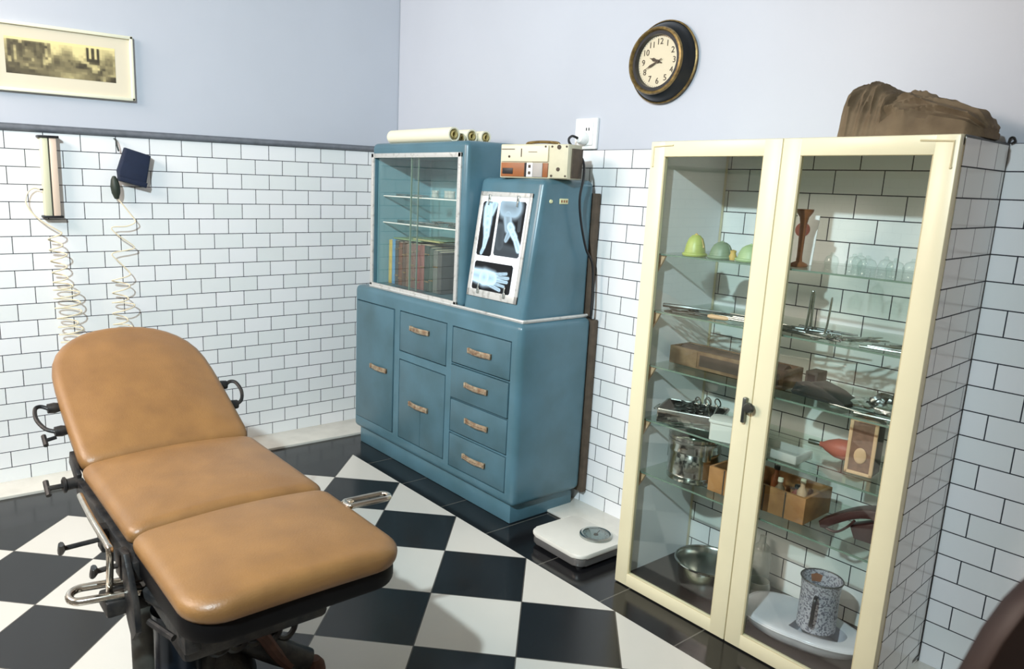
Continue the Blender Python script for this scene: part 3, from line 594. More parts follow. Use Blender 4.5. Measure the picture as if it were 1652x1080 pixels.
for z in shz:
    s_ = link('glass_shelf', MB().box(2.176, 3.00, -.368, -.026, z - .005, z), 'shelfg', vt)
    link('front_edge', MB().box(2.176, 3.00, -.3715, -.3675, z - .005, z), 'edge', s_)
    for (xa, sx) in ((2.174, 1), (3.008, -1)):
        link('shelf_bracket', MB().prism([(0, 0), (.034, 0), (.020, -.028), (0, -.062)], -.3655, -.357, frame_of((xa, 0, z - .0056), (sx, 0, 0), (0, 1 if sx < 0 else -1, 0)) @ Matrix.Scale(1 if sx > 0 else 1, 4) if False else Matrix(((sx, 0, 0, xa), (0, 0, 1, 0), (0, 1, 0, z - .0056), (0, 0, 0, 1)))), 'bracket', vt)
link('corner_gusset', MB().prism([(0, 0), (-.07, 0), (0, -.02)], -.33, -.325, Matrix(((1, 0, 0, 3.004), (0, 0, 1, 0), (0, 1, 0, DZ - .012), (0, 0, 0, 1)))), 'creamd', vt)
def door(xa, xb, kn):
    bm = MB(); z0, z1, w_, h_ = .004, DZ - .002, .054, .048
    for q in ((xa, xa + w_, z0, z1), (xb - w_, xb, z0, z1)): bm.box(q[0], q[1], FY, FY + .022, q[2], q[3], bev=.003)
    for q in ((z0, z0 + h_), (z1 - h_, z1)): bm.box(xa + w_ - .003, xb - w_ + .003, FY, FY + .022, q[0], q[1], bev=.003)
    d = link('door', bm, 'cream', vt)
    link('glass_pane', MB().box(xa + w_ - .006, xb - w_ + .006, FY + .010, FY + .014, z0 + h_ - .006, z1 - h_ + .006), 'glass', d)
    link('glazing_bead', MB().tube([(xa + w_, FY + .004, z0 + h_), (xb - w_, FY + .004, z0 + h_), (xb - w_, FY + .004, z1 - h_), (xa + w_, FY + .004, z1 - h_)], .003, 4, closed=True), 'creamd', d)
    sx = 1 if kn else -1; hx = xa + .012 if kn else xb - .012
    bm = MB(); bm.tube([(hx, FY - .0005, z1 - .075), (hx, FY - .0005, z1 - .016), (hx + sx * .075, FY - .0005, z1 - .013)], .0028, 6); bm.ball((hx, FY, z1 - .078), .004, 8, 6); link('pivot_hinge', bm, 'creamd', d)
    return d
dl_ = door(X0 - .004, 2.600, True); dr_ = door(2.5565 + .046, X1 + .004, False)
bm = MB(); bm.box(2.578, 2.591, FY - .016, FY - .0005, .735, .815, bev=.004); link('latch_lever', bm, 'dsteel', dl_)
bm = MB(); bm.lathe([(.006, 0), (.006, .012), (.014, .016), (.017, .022), (.013, .029), (0, .030)], 20, frame_of((2.606, FY + .0, .789), (1, 0, 0), (0, -1, 0))); link('knob', bm, 'dsteel', dr_)

# things on the top
def sack():
    t = thing('cloth_sack', 'crumpled brown sackcloth bundle on top of the cream cabinet', 'sack', (2.86, -.2, DZ))
    def fold(xa, xb, yc, D, prof, fn, amp, lean=0.0):
        bm = MB(); nu, nw = 60, 40; g = []
        for i in range(nu + 1):
            u = i / nu; e = min(1, (10 * u + .62), (6 * (1 - u) + .35)) ** .5; row = []
            for j in range(nw + 1):
                w = j / nw; si, co = math.sin(PI * w), math.cos(PI * w); d = amp * fn(u, w) * min(1, 6 * si)
                row.append(bm.b.verts.new((xa + (xb - xa) * u + lean * prof(u) * si ** .32, yc - (D * e + d) * co, DZ + .0005 + (prof(u) * e + .45 * d) * si ** .32)))
            g.append(row)
        for i in range(nu):
            for j in range(nw): bm.b.faces.new((g[i][j], g[i + 1][j], g[i + 1][j + 1], g[i][j + 1]))
            bm.b.faces.new((g[i][0], g[i][-1], g[i + 1][-1], g[i + 1][0]))
        bm.b.faces.new(g[0]); bm.b.faces.new(g[-1][::-1]); bmesh.ops.remove_doubles(bm.b, verts=bm.b.verts, dist=1e-6); return bm
    rg = lambda t: 1 - abs(math.sin(t)) ** .7
    def lerp(pts, u):
        for (a, p), (b_, q) in zip(pts, pts[1:]):
            if u <= b_: return p + (q - p) * (u - a) / (b_ - a)
        return pts[-1][1]
    link('standing_fold', fold(2.683, 2.86, -.215, .075, lambda u: lerp(((0, .140), (.12, .152), (.42, .148), (.62, .132), (1, .085)), u), lambda u, w: rg(17 * u + 1.6 * math.sin(4 * w + 2 * u)) + .5 * rg(29 * u - 5 * w) + .35 * math.sin(9 * w + 11 * u) - .6, .021, .10), 'sack', t)
    link('lying_folds', fold(2.785, 3.035, -.20, .10, lambda u: lerp(((0, .085), (.2, .122), (.30, .124), (.55, .098), (.85, .070), (1, .050)), u), lambda u, w: rg(15 * w + 5 * u + 1.2 * math.sin(5 * u)) + .6 * rg(27 * w - 6 * u + math.sin(8 * u)) - .6, .024, .0), 'sack', t)
sack()

# ---- top glass shelf
z1, z2, z3, z4, z5, z0 = (s + .0008 for s in shz + (.034,))
def dome(r, h, notch):
    bm = MB(); n = 28; rings = []
    for (q, z) in ((1.0, 0), (1.02, .006), (.97, .25 * h), (.86, .55 * h), (.66, .82 * h), (.36, .97 * h), (0, h)):
        rings.append((q * r, z))
    bm.lathe(rings, n); bm.ring((0, 0, .004), r * 1.04, .004, 24, 6)
    if notch: bm.tube([(-r * .95, 0, h * .3), (-r * .6, 0, h * .85), (0, 0, h * 1.05), (r * .6, 0, h * .85), (r * .95, 0, h * .3)], .004, 6)
    return bm
mk = 'rubber masks on the top glass shelf'
for x, y, r, h, m_, lab, nt in ((2.296, -.332, .034, .070, 'greenr', 'yellow-green domed rubber mask, leftmost on the top glass shelf', True), (2.392, -.330, .037, .054, 'greyg', 'grey-green domed rubber mask, middle one on the top glass shelf', True), (2.485, -.318, .038, .052, 'palegreen', 'pale green rubber mask partly behind the cabinet middle post', True)):
    t = thing('rubber_mask', lab, 'mask', (x, y, z1), mk, True); link('dome', dome(r, h, False), m_, t)
    bm = MB(); bm.ring((0, 0, .006), r * 1.02, .0055, 28, 8); link('rolled_rim', bm, m_, t); link('ridge', MB().tube([(-r * .9, 0, h * .42), (-r * .6, 0, h * .80), (0, 0, h * 1.02), (r * .6, 0, h * .80), (r * .9, 0, h * .42)], .0035, 6), 'yellow' if m_ == 'greenr' else m_, t)
solo('rubber_plug', MB().lathe([(0, 0), (.010, .001), (.012, .012), (.008, .022), (.010, .030), (0, .034)], 14), 'yellow', 'small ochre rubber plug between the green masks', 'plug', (2.437, -.335, z1))
solo('glass_cup', MB().lathe([(.016, 0), (.026, .004), (.027, .03), (.018, .045), (0, .048)], 18), 'frost', 'upturned milky glass cup right of the ochre plug', 'cup', (2.462, -.25, z1))
st = thing('wooden_stethoscope', 'upright reddish wooden ear trumpet stethoscope on the top glass shelf', 'stethoscope', (2.632, -.30, z1), None, True)
link('bell', MB().lathe([(0, 0), (.024, 0), (.026, .005), (.022, .010), (.009, .016), (.0075, .03)], 24), 'redw', st)
link('stem', MB().lathe([(.0075, .028), (.0085, .075), (.0095, .125)], 20), 'redw', st)
link('ear_disc', MB().lathe([(.0095, .125), (.013, .145), (.023, .160), (.024, .168), (0, .168)], 24), 'redw', st)
cdn = thing('printed_card', 'white card with a red-brown spot leaning behind the wooden stethoscope', 'card', (2.60, -.22, z1), None, True, .1)
link('card', MB().box(-.038, .028, 0, .002, 0, .15, T=Matrix.Rotation(-.12, 4, 'X')), 'card', cdn); link('spot', MB().lathe([(0, .0012), (.022, .001), (.022, 0)], 24, Matrix.Rotation(-.12, 4, 'X') @ frame_of((-.016, 0.0, .105), (1, 0, 0), (0, -1, 0))), 'reds', cdn)
gl = 'cupping glasses on the top glass shelf'
for k, (x, y) in enumerate(((2.735, -.315), (2.79, -.30), (2.835, -.32), (2.868, -.285), (2.905, -.315), (2.935, -.28), (2.775, -.235))):
    lab = ['leftmost cupping glass on the top glass shelf', 'cupping glass second from the left on the top shelf', 'cupping glass in the middle of the row on the top shelf', 'cupping glass just right of the row middle on the top shelf', 'cupping glass second from the right on the top shelf', 'rightmost cupping glass beside the cream door stile', 'cupping glass standing behind the others on the top shelf'][k]
    q = .9 + .12 * (k % 3)
    solo('cupping_glass', MB().lathe([(.019 * q, 0), (.021 * q, .003), (.019 * q, .010), (.022 * q, .026), (.016 * q, .040), (.006 * q, .045), (.005 * q, .052), (0, .053)], 20), 'clearg', lab, 'glass', (x, y, z1), gl)
# ---- second shelf: instruments
it = 'steel instruments on the second glass shelf'
def inst(name, bm, x, y, z, a, lab, m_='steel', ry=0.0, g=it): return solo(name, bm, m_, lab, 'instrument', (x, y, z), g, (0, ry, a))
inst('bone_rasp', probe(.2, .004, .007), 2.285, -.30, z2 + .010, .28, 'dark steel rod with a shiny round end at the left of the second glass shelf', 'dsteel')
for k, (x, y, a, L, lab) in enumerate(((2.30, -.335, .1, .15, 'artery forceps nearest the left front of the second glass shelf'), (2.34, -.305, -.1, .16, 'artery forceps left of the wooden-handled tool'), (2.26, -.25, .35, .15, 'artery forceps behind the rod with the round end'), (2.35, -.24, .2, .17, 'artery forceps at the back left of the second glass shelf'))): inst('artery_forceps', forceps(L), x, y, z2 + .001 * k, a, lab, 'dsteel')
wt = thing('wooden_handled_tool', 'wooden-handled tool on the second glass shelf left of the middle post', 'instrument', (2.44, -.325, z2), it, True, .12)
link('grip', MB().tube([(-.07, 0, .008), (-.06, 0, .008), (-.01, 0, .008), (.0, 0, .008)], [.005, .008, .007, .004], 10), 'bracket', wt); link('shaft', MB().tube([(0, 0, .008), (.13, 0, .006)], [.0035, .0025], 8), 'steel', wt)
for k, (x, y, a) in enumerate(((2.47, -.27, .05), (2.50, -.235, .1), (2.46, -.20, -.04))): inst('long_probe', probe(.19, .003, .004), x, y, z2, a, ['long steel probe just behind the wooden-handled tool', 'long steel probe, middle one behind the wooden-handled tool', 'long steel probe farthest behind the wooden-handled tool'][k])
for k, (x, y, a) in enumerate(((2.62, -.33, .12), (2.64, -.29, .0), (2.67, -.25, .2), (2.72, -.335, -.12), (2.70, -.21, .1))): inst('bone_chisel', probe(.17, .004, .0055), x, y, z2, a, ['chisel nearest the front right of the middle post on the second glass shelf', 'chisel lying behind the front chisel right of the middle post', 'chisel lying below the standing retractor', 'chisel in front of the scissors pile', 'chisel at the back right of the middle post'][k], 'dsteel')
def retractor(h, wd, base):
    bm = MB(); p = smooth_path([(-base, 0, .004), (-.01, 0, .004), (0, 0, .012), (0.004, 0, h * .5), (.006, 0, h - wd / 2), (.009, 0, h), (.0115, 0, h - wd / 2), (.012, 0, h * .6), (.013, 0, .02)], 5); bm.tube(p, .0036, 8); return bm
inst('wire_retractor', retractor(.125, .018, .08), 2.668, -.28, z2, .5, 'tall looped retractor standing upright on the second glass shelf')
inst('spatula', MB().tube(smooth_path([(-.06, 0, .004), (0, 0, .004), (.012, 0, .016), (.016, 0, .06), (.018, 0, .115)], 5), [.003] * 20 + [.002], 8), 2.712, -.275, z2, .4, 'thin bent spatula standing right of the looped retractor')
for k, (x, y, a) in enumerate(((2.78, -.31, .5), (2.80, -.27, .9), (2.82, -.31, .25), (2.84, -.29, 1.2), (2.86, -.335, .7))): inst('surgical_scissors', forceps(.13, .22, .012, .0028), x, y, z2 + .004 * k, a, ['scissors lowest in the pile on the second glass shelf', 'scissors pointing to the back of the pile', 'scissors at the front of the pile', 'scissors lying crosswise on the pile', 'topmost scissors with black-looking rings on the pile'][k], 'polished')
for k, (x, y, a) in enumerate(((2.92, -.345, .15), (2.93, -.315, .3), (2.925, -.28, .45), (2.94, -.22, .9))): inst('tissue_forceps', probe(.12, .003, .0042), x, y, z2, a, ['tweezers nearest the front at the right end of the second shelf', 'second tweezers from the front at the right end', 'third tweezers from the front at the right end', 'tweezers farthest back at the right end'][k])
inst('curved_speculum', MB().tube(smooth_path([(0, 0, .004), (.02, 0, .02), (.03, 0, .05), (.022, 0, .078), (0, 0, .085)], 6), .007, 8, flat=.4), 2.945, -.25, z2, .2, 'curved steel speculum standing at the right end of the second shelf')
# ---- third shelf
wc = thing('instrument_case', 'long worn wooden instrument case on the third glass shelf', 'case', (2.41, -.225, z3), None, True, -.03)
link('tray', cut(MB().box(-.215, .215, -.055, .055, 0, .062, bev=.002), [(-.207, .207, -.047, .047, .012, .08)]), 'case', wc); link('front_label', MB().box(-.205, -.10, -.0568, -.0545, .006, .056), 'case', wc); link('dark_lining', MB().box(-.09, .2, -.0566, -.0545, .012, .05), 'cased', wc); link('inner_roll', MB().tube([(-.195, 0, .045), (.195, 0, .045)], .024, 10), 'cased', wc)
bc = thing('leather_pouch', 'folded black rubber pouch on the third glass shelf', 'pouch', (2.745, -.265, z3), None, True, -.12)
link('pouch', MB().prism([(-.085, 0), (.085, 0), (.088, .012), (.04, .036), (-.02, .05), (-.07, .034), (-.088, .012)], -.04, .04, Matrix(((1, 0, 0, 0), (0, 0, 1, 0), (0, 1, 0, 0), (0, 0, 0, 1))), bev=.008), 'blackcl', bc)
link('flap', MB().prism([(-.08, .015), (.085, .014), (.02, .042), (-.03, .054), (-.07, .042)], -.044, -.038, Matrix(((1, 0, 0, 0), (0, 0, 1, 0), (0, 1, 0, 0), (0, 0, 0, 1))), bev=.002), 'blackcl', bc)
bx = thing('small_wooden_holder', 'small dark wooden holder right of the middle post on the third shelf', 'holder', (2.655, -.15, z3), None, True)
link('block', MB().box(-.02, .02, -.03, .03, 0, .055, bev=.003), 'cased', bx); link('front_slot', MB().box(-.012, .012, -.0315, -.029, .012, .045), 'black', bx)
def crumple(r, seed):
    rnd = random.Random(seed); bm = MB(); q = bmesh.ops.create_icosphere(bm.b, subdivisions=3, radius=1)
    for v in q['verts']:
        n = v.co.normalized(); k = 1 + .25 * math.sin(7 * n.x + seed) * math.sin(6 * n.y + 2 * seed) + rnd.uniform(-.09, .09); v.co = Vector((n.x * r[0] * k, n.y * r[1] * k, max(0, (n.z * k + .8)) * r[2]))
    return bm
solo('foil_packet', crumple((.05, .04, .012), 3), 'foil', 'crumpled silvery packet right of the black pouch', 'packet', (2.835, -.235, z3), 'silvery packets on the third glass shelf')
solo('foil_packet', crumple((.04, .035, .016), 6), 'foil', 'crumpled silvery packet at the right end of the third glass shelf', 'packet', (2.93, -.26, z3), 'silvery packets on the third glass shelf')
so2 = inst('retractor_frame', MB().tube(smooth_path([(-.05, 0, .0045), (-.02, .02, .006), (.0, .0, .05), (.006, 0, .10), (.012, 0, .115), (.018, 0, .10), (.02, 0, .05), (.05, -.02, .006)], 5), .004, 8), 2.900, -.165, z3, .3, 'steel frame with an upright loop near the right end of the third shelf', 'dsteel', g='steel things on the third glass shelf')
inst('steel_clamp', crumple((.03, .03, .026), 12), 2.890, -.225, z3, 0, 'dark steel lump in front of the upright loop', 'dsteel', g='steel things on the third glass shelf')
for k, (x, y, a) in enumerate(((2.77, -.16, .1), (2.81, -.31, -.2), (2.94, -.33, .1))): inst('steel_probe', probe(.15, .003, .004), x, y, z3, a, ['steel probe behind the silvery packets', 'steel probe in front of the silvery packets', 'steel probe at the right front end of the third shelf'][k], g='steel things on the third glass shelf')
# ---- fourth shelf
wtray = thing('wire_tray', 'steel instrument tray heaped with forceps on the fourth glass shelf', 'tray', (2.305, -.265, z4), None, True, .38)
tb = cut(MB().box(-.105, .105, -.075, .075, 0, .05, bev=.006), [(-.101, .101, -.071, .071, .003, .08)]); link('basin', tb, 'drum', wtray)
link('rim', MB().tube([(x, y, .05) for x, y in rrect(.212, .152, .012, 4)], .0035, 6, closed=True), 'steel', wtray)
link('side_handle', MB().tube(smooth_path([(-.108, -.03, .04), (-.125, -.03, .036), (-.128, 0, .034), (-.125, .03, .036), (-.108, .03, .04)]), .003, 6), 'steel', wtray)
for k in range(8):
    rnd = random.Random(k); solo('artery_forceps', forceps(.12, .24, .013, .003), 'dsteel', 'steel forceps heaped in the instrument tray on the fourth shelf', 'forceps', (2.290 + .004 * (k % 3), -.268 + .006 * (k % 3), z4 + .004 + .0085 * k), 'forceps in the tray', (0, 0, 2.2 + rnd.uniform(-1.0, .8)))
for k, (x, y) in enumerate(((2.318, -.245), (2.348, -.235))):
    bm = MB(); bm.ring((0, -.014, .03), .014, .0026, 20, 6, (.3, 1, .2)); bm.ring((0.02, .016, .03), .014, .0026, 20, 6, (.3, 1, .2)); bm.tube([(0, -.014, .016), (.012, 0, -.03)], .0026, 6); bm.tube([(.02, .016, .016), (.012, 0, -.03)], .0026, 6)
    solo('artery_forceps', bm, 'steel', 'forceps with rings standing up out of the instrument tray', 'forceps', (x, y, z4 + .05), 'upright forceps in the tray')
pb = thing('plastic_box', 'milky white plastic box beside the instrument tray on the fourth shelf', 'box', (2.495, -.312, z4), None, True, .34)
bm = MB(); bm.prism(rrect(.140, .075, .012), 0, .058); 
link('box', bm, 'whitebox', pb); link('lid', MB().prism(rrect(.150, .084, .014), .058, .068, bev=.003), 'whitebox', pb)
tr4 = thing('glass_dish', 'shallow clear glass dish on the fourth glass shelf right of the middle post', 'dish', (2.655, -.305, z4), None, True)
link('dish', cut(MB().box(-.075, .075, -.05, .05, 0, .028, bev=.004), [(-.07, .07, -.045, .045, .004, .05)]), 'frost', tr4)
rb = thing('red_rubber_bulb', 'red rubber bulb syringe on the fourth glass shelf by the ornate case', 'bulb syringe', (2.757, -.185, z4), None, True, .1)
TB = frame_of((0, 0, .034), (0, 1, 0), (1, 0, 0)); link('bulb', MB().lathe([(0, .066), (.02, .060), (.032, .035), (.030, .008), (.018, -.02), (.009, -.034), (.008, -.042), (0, -.042)], 22, TB), 'redr', rb)
link('nozzle', MB().lathe([(0, -.078), (.008, -.076), (.008, -.055), (.0065, -.040)], 14, TB), 'steel', rb)
oc = thing('ornate_case', 'upright ornate bronze-coloured case with an oval at the right of the fourth shelf', 'case', (2.865, -.235, z4), None, True, .12)
link('body', MB().box(-.036, .036, -.03, .04, 0, .165, bev=.004), 'cased', oc)
bm = MB()
for q in ((-.038, .038, .0, .010), (-.038, .038, .157, .168)): bm.box(q[0], q[1], -.035, -.028, q[2], q[3], bev=.002)
for q in (-.038, .028): bm.box(q, q + .010, -.035, -.028, 0, .168, bev=.002)
link('raised_border', bm, 'bracket', oc); link('front_panel', MB().box(-.028, .028, -.033, -.029, .010, .157), mat('rosy_bronze', (140, 106, 88), .5, var=.3, scale=60), oc)
link('oval', MB().ball((0, -.034, .058), (.017, .004, .024), 18, 10), 'bracket', oc); link('top_knob', MB().ball((0, 0, .170), (.02, .018, .010), 14, 8), 'redw', oc)
lt = thing('glass_lamp', 'small clear glass bottle at the far right of the fourth shelf', 'bottle', (2.945, -.25, z4), None, True)
link('bottle', MB().lathe([(.018, 0), (.022, .004), (.022, .05), (.010, .075), (.009, .13), (.012, .134), (0, .134)], 18), 'clearg', lt); lt.name = 'glass_bottle'; ORIG['glass_bottle'] = Vector()
link('stopper', MB().lathe([(0, .134), (.010, .134), (.012, .150), (0, .152)], 14), 'steel', lt)
# ---- fifth shelf
dm = thing('sterilizing_drum', 'dented shiny steel drum on the lowest glass shelf', 'drum', (2.325, -.262, z5), None, True)
link('drum', MB().lathe([(0, 0), (.082, 0), (.086, .004), (.086, .020), (.088, .024), (.086, .028), (.086, .100), (.0885, .105), (.0885, .111), (.086, .116), (.086, .148), (.090, .150), (.090, .160), (.084, .165), (.03, .172), (0, .172)], 48), 'drum', dm)
link('hoop', MB().lathe([(.087, .136), (.0905, .138), (.0905, .145), (.087, .147)], 48), 'steel', dm)
link('side_bracket', MB().box(-.102, -.084, -.012, .012, .05, .15, bev=.003), 'steel', dm)
link('latch', MB().box(.084, .098, -.012, .012, .09, .15, bev=.003, T=Matrix.Rotation(-.5, 4, 'Z')), 'steel', dm)
wb = thing('open_wooden_box', 'open wooden box of bottles on the lowest glass shelf', 'box', (2.585, -.225, z5), None, True, .02)
bxm = cut(MB().box(-.165, .165, -.085, .085, 0, .085, bev=.002), [(-.155, .155, -.075, .075, .01, .12)]); link('box', bxm, 'woodbox', wb)
bm = MB(); 
for k in range(4): bm.box(-.11 + k * .07, -.106 + k * .07, -.0862, -.0845, .0, .085)
link('slat_lines', bm, 'cased', wb)
boxcol = ['cased', 'greyg', 'blackcl', 'whitebox', 'redw', 'case', 'reds', 'bracket']
for k in range(8):
    x = 2.455 + .036 * k; h = .06 + .02 * ((k * 5) % 3)
    t = thing('medicine_bottle', ['small dark bottle at the left end of the open wooden box', 'small grey-green bottle second in the open wooden box', 'small black bottle third in the open wooden box', 'small white bottle in the middle of the open wooden box', 'small red-brown bottle right of the white one in the wooden box', 'small tan bottle third from the right in the wooden box', 'small brick-coloured bottle second from the right in the wooden box', 'small ochre bottle at the right end of the open wooden box'][k], 'bottle', (x, -.225 + .02 * (-1) ** k, z5 + .0105), 'bottles in the wooden box', True)
    link('bottle', MB().lathe([(.013, 0), (.015, .003), (.015, h * .7), (.007, h * .85), (.007, h)], 14), boxcol[k], t); link('stopper', MB().lathe([(0, h + .012), (.008, h + .010), (.0085, h - .002), (0, h - .002)], 12), 'paper' if k % 2 else 'blackcl', t)
mb = thing('leather_strap_bag', 'dark maroon arched leather case with a strap at the right of the lowest shelf', 'bag', (2.88, -.24, z5), None, True, .10)
TS = Matrix(((1, 0, 0, 0), (0, 0, 1, 0), (0, 1, 0, 0), (0, 0, 0, 1)))
arch = [(-.10 + .2 * i / 14, .02 + .085 * math.sin(PI * (i / 14) * .62)) for i in range(15)]; inn = [(x * .93, max(.002, z - .028 - .006 * (i > 10))) for i, (x, z) in reversed(list(enumerate(arch)))]
link('arched_flap', MB().prism(arch + inn, -.03, .03, TS, bev=.004), 'maroon', mb)
link('pouch', MB().prism([(.0, .0), (.10, .0), (.10, .06), (.05, .068), (-.015, .035)], -.028, .028, TS, bev=.008), 'maroon', mb)
link('strap', MB().tube(smooth_path([(-.09, -.02, .006), (-.05, -.03, .005), (-.02, -.032, .03), (.0, -.034, .06)]), .004, 6), 'maroon', mb)
# ---- cabinet floor
bs = thing('steel_basin', 'round steel basin on the dark floor of the cream cabinet', 'basin', (2.405, -.225, z0), None, True)
link('bowl', MB().lathe([(0, 0), (.075, 0), (.088, .008), (.096, .03), (.102, .070), (.105, .102), (.110, .108), (.115, .106), (.115, .103), (.106, .098), (.103, .070), (.098, .03), (.09, .012), (.075, .004), (0, .004)], 56), 'steel', bs)
link('rolled_rim', MB().ring((0, 0, .1065), .114, .004, 56, 8), 'polished', bs)
jr = thing('glass_jar', 'small round milky glass bowl left of the white bedpan', 'bowl', (2.535, -.115, z0), None, True)
link('bowl', MB().lathe([(0, 0), (.024, 0), (.038, .018), (.041, .038), (.036, .058), (.034, .058), (.039, .038), (.036, .02), (.024, .003), (0, .003)], 28), 'frost', jr)
ir = thing('irrigator_bottle', 'tall milky bottle against the back wall behind the bedpan', 'bottle', (2.495, -.045, z0), None, True)
link('bottle', MB().lathe([(0, 0), (.034, 0), (.036, .006), (.036, .12), (.026, .15), (.012, .165), (.011, .19), (0, .192)], 24), 'frost', ir)
bp = thing('bedpan', 'white enamel bedpan lying on the cabinet floor under the jug', 'bedpan', (2.755, -.225, z0), None, True, .06)
def pan(t, q):   # half width along the length, tip at left
    return q * (.004 + .116 * math.sin(PI * t ** .72) ** .5) if t < .62 else q * (.004 + .116 * max(0, math.sin(PI * t ** .72)) ** .38)
out = [(-.185 + .37 * t, pan(t, 1)) for t in [.5 - .5 * math.cos(PI * i / 32) for i in range(33)]]; o2 = out + [(x, -y) for x, y in reversed(out)][0:-1]
bm = MB(); rings = []
for (sc_, z) in ((.72, 0), (.90, .018), (.99, .042), (1.02, .050), (1.0, .056), (.9, .060)):
    rings.append([bm.b.verts.new((x * sc_, y * sc_, z)) for x, y in o2])
n = len(o2)
for A, B in zip(rings, rings[1:]):
    for i in range(n): bm.b.faces.new((A[i], A[(i + 1) % n], B[(i + 1) % n], B[i]))
bm.b.faces.new(rings[0][::-1])
hole = [bm.b.verts.new((.035 + (x - .0) * .52 if x > -.10 else .035 - .052, y * .55, .054)) for x, y in o2]
for i in range(n):
    try: bm.b.faces.new((rings[-1][i], rings[-1][(i + 1) % n], hole[(i + 1) % n], hole[i]))
    except ValueError: pass
low = [bm.b.verts.new((v.co.x, v.co.y, .008)) for v in hole]
for i in range(n): bm.b.faces.new((hole[i], hole[(i + 1) % n], low[(i + 1) % n], low[i]))
bm.b.faces.new(low[::-1]); bmesh.ops.remove_doubles(bm.b, verts=bm.b.verts, dist=1e-5)
link('pan', bm, 'enamel', bp, 50)
bm = MB(); bm.tube([(x * 1.02, y * 1.02, .050) for x, y in o2], .0035, 6, closed=True); link('rim', bm, 'enamel', bp)
jg = thing('enamel_jug', 'speckled grey enamel jug standing on the white bedpan', 'jug', (2.80, -.235, z0 + .0605), None, True, .0)
link('jug', MB().lathe([(0, 0), (.052, 0), (.056, .004), (.055, .12), (.058, .158), (.061, .166), (.058, .166), (.054, .156), (.052, .12), (.052, .01), (0, .006)], 40), 'speck', jg)
link('rim', MB().ring((0, 0, .166), .0595, .0025, 40, 6), 'rim', jg)
link('handle', MB().tube(smooth_path([(.014, -.053, .128), (.022, -.076, .130), (.024, -.084, .10), (.022, -.082, .06), (.016, -.072, .035), (.012, -.054, .032)], 5), .0055, 8, flat=.6), 'rim', jg)
link('rust_stain', MB().prism([(-.03, 0), (.03, 0), (.026, .02), (0, .028), (-.026, .02)], 0, .001, frame_of((-.035, .038, .128), (.74, .67, 0), (.67, -.74, 0))), 'copper', jg)

# ---------------------------------------------------------------- examination table
et = thing('examination_table', 'tan leather examination table with raised backrest on a black iron base', 'examination table', (1.85, -1.806, 0))
CY = -1.806
def cushion(outline, cx, cy, th, crown, T, side=.022, dome_k=.34):
    """padded slab: outline polygon in local xy, bottom at z=0"""
    bm = MB(); prof = []
    for s, z in ((.0, 1.0), (.25, .985), (.45, .95), (.62, .89), (.76, .80), (.86, .69)): prof.append((s, th + crown * (z - .62) / .38, 1))
    rings = []
    for s, z, _ in prof: rings.append((s, None, z))
    n = len(outline); V = []; mid = th * .5
    edge = [(.0, .70), (.45, .93), (.75, 1.0), (1.0, .95)]
    c0 = Vector((cx, cy))
    def ringv(f):
        return [bm.b.verts.new(T @ f(Vector(p))) for p in outline]
    top = bm.b.verts.new(T @ Vector((cx, cy, th + crown)))
    for s, _, z in rings[1:]: V.append(ringv(lambda p, s=s, z=z: Vector((*(c0 + (p - c0) * s), z))))
    z_sh = rings[-1][2]; s_sh = rings[-1][0]
    for k in range(1, 9):
        a = PI / 2 * k / 8; V.append(ringv(lambda p, a=a: Vector((*(c0 + (p - c0) * (s_sh + (1 - s_sh) * math.sin(a))), mid + (z_sh - mid) * math.cos(a) ** .9))))
    for k in range(1, 5):
        a = PI / 2 * k / 4; V.append(ringv(lambda p, a=a: Vector((*(p - (p - c0).normalized() * side * .5 * (1 - math.cos(a))), mid * (1 - math.sin(a))))))
    for i in range(n): bm.b.faces.new((top, V[0][i], V[0][(i + 1) % n]))
    for A, B in zip(V, V[1:]):
        for i in range(n): bm.b.faces.new((A[i], B[i], B[(i + 1) % n], A[(i + 1) % n]))
    bm.b.faces.new(V[-1])
    Ti = T.inverted()
    for v in bm.b.verts:
        q = Ti @ v.co; q.z *= 1 + dome_k * max(0, 1 - (q.y / .258) ** 2); v.co = T @ q
    return bm
def dense(poly, step=.02):
    out = []
    for i, p in enumerate(poly):
        q = poly[(i + 1) % len(poly)]; d = math.hypot(q[0] - p[0], q[1] - p[1]); m_ = max(1, int(d / step))
        for k in range(m_): out.append((p[0] + (q[0] - p[0]) * k / m_, p[1] + (q[1] - p[1]) * k / m_))
    return out
hw = .258
def sect(xa, xb, ra, rb):
    """rectangle xa..xb, corner radii ra at xa and rb at xb"""
    out = []
    for (x, sy, r, a0) in ((xb, 1, rb, 0), (xa, 1, ra, 90), (xa, -1, ra, 180), (xb, -1, rb, 270)):
        sx = 1 if x == xb else -1
        for k in range(9):
            a = math.radians(a0 + 90 * k / 8); out.append((x - sx * r + r * math.cos(a), sy * (hw - r) + r * math.sin(a)))
    return dense(out)
ZB = .548
link('seat_cushion', cushion(sect(1.525, 2.035, .030, .030), 1.78, 0, .044, .010, Matrix.Translation((0, CY, ZB))), 'leather', et)
link('foot_cushion', cushion(sect(2.043, 2.462, .030, .085), 2.25, 0, .044, .010, Matrix.Translation((0, CY, ZB - .002)) @ Matrix.Rotation(.0, 4, 'Y')), 'leather', et)
al = math.radians(25); TBk = frame_of((1.518, CY, ZB + .003), (-math.cos(al), 0, math.sin(al)), (math.sin(al), 0, math.cos(al)))
half = [(.0, .225), (.006, .24), (.02, .252), (.05, .257), (.15, .258), (.28, .258), (.37, .256), (.44, .2515), (.495, .241), (.542, .222), (.580, .196), (.611, .163), (.635, .124), (.650, .08), (.657, .035)]
bo = [(s, -y) for s, y in half] + [(.658, 0)] + [(s, y) for s, y in reversed(half)]
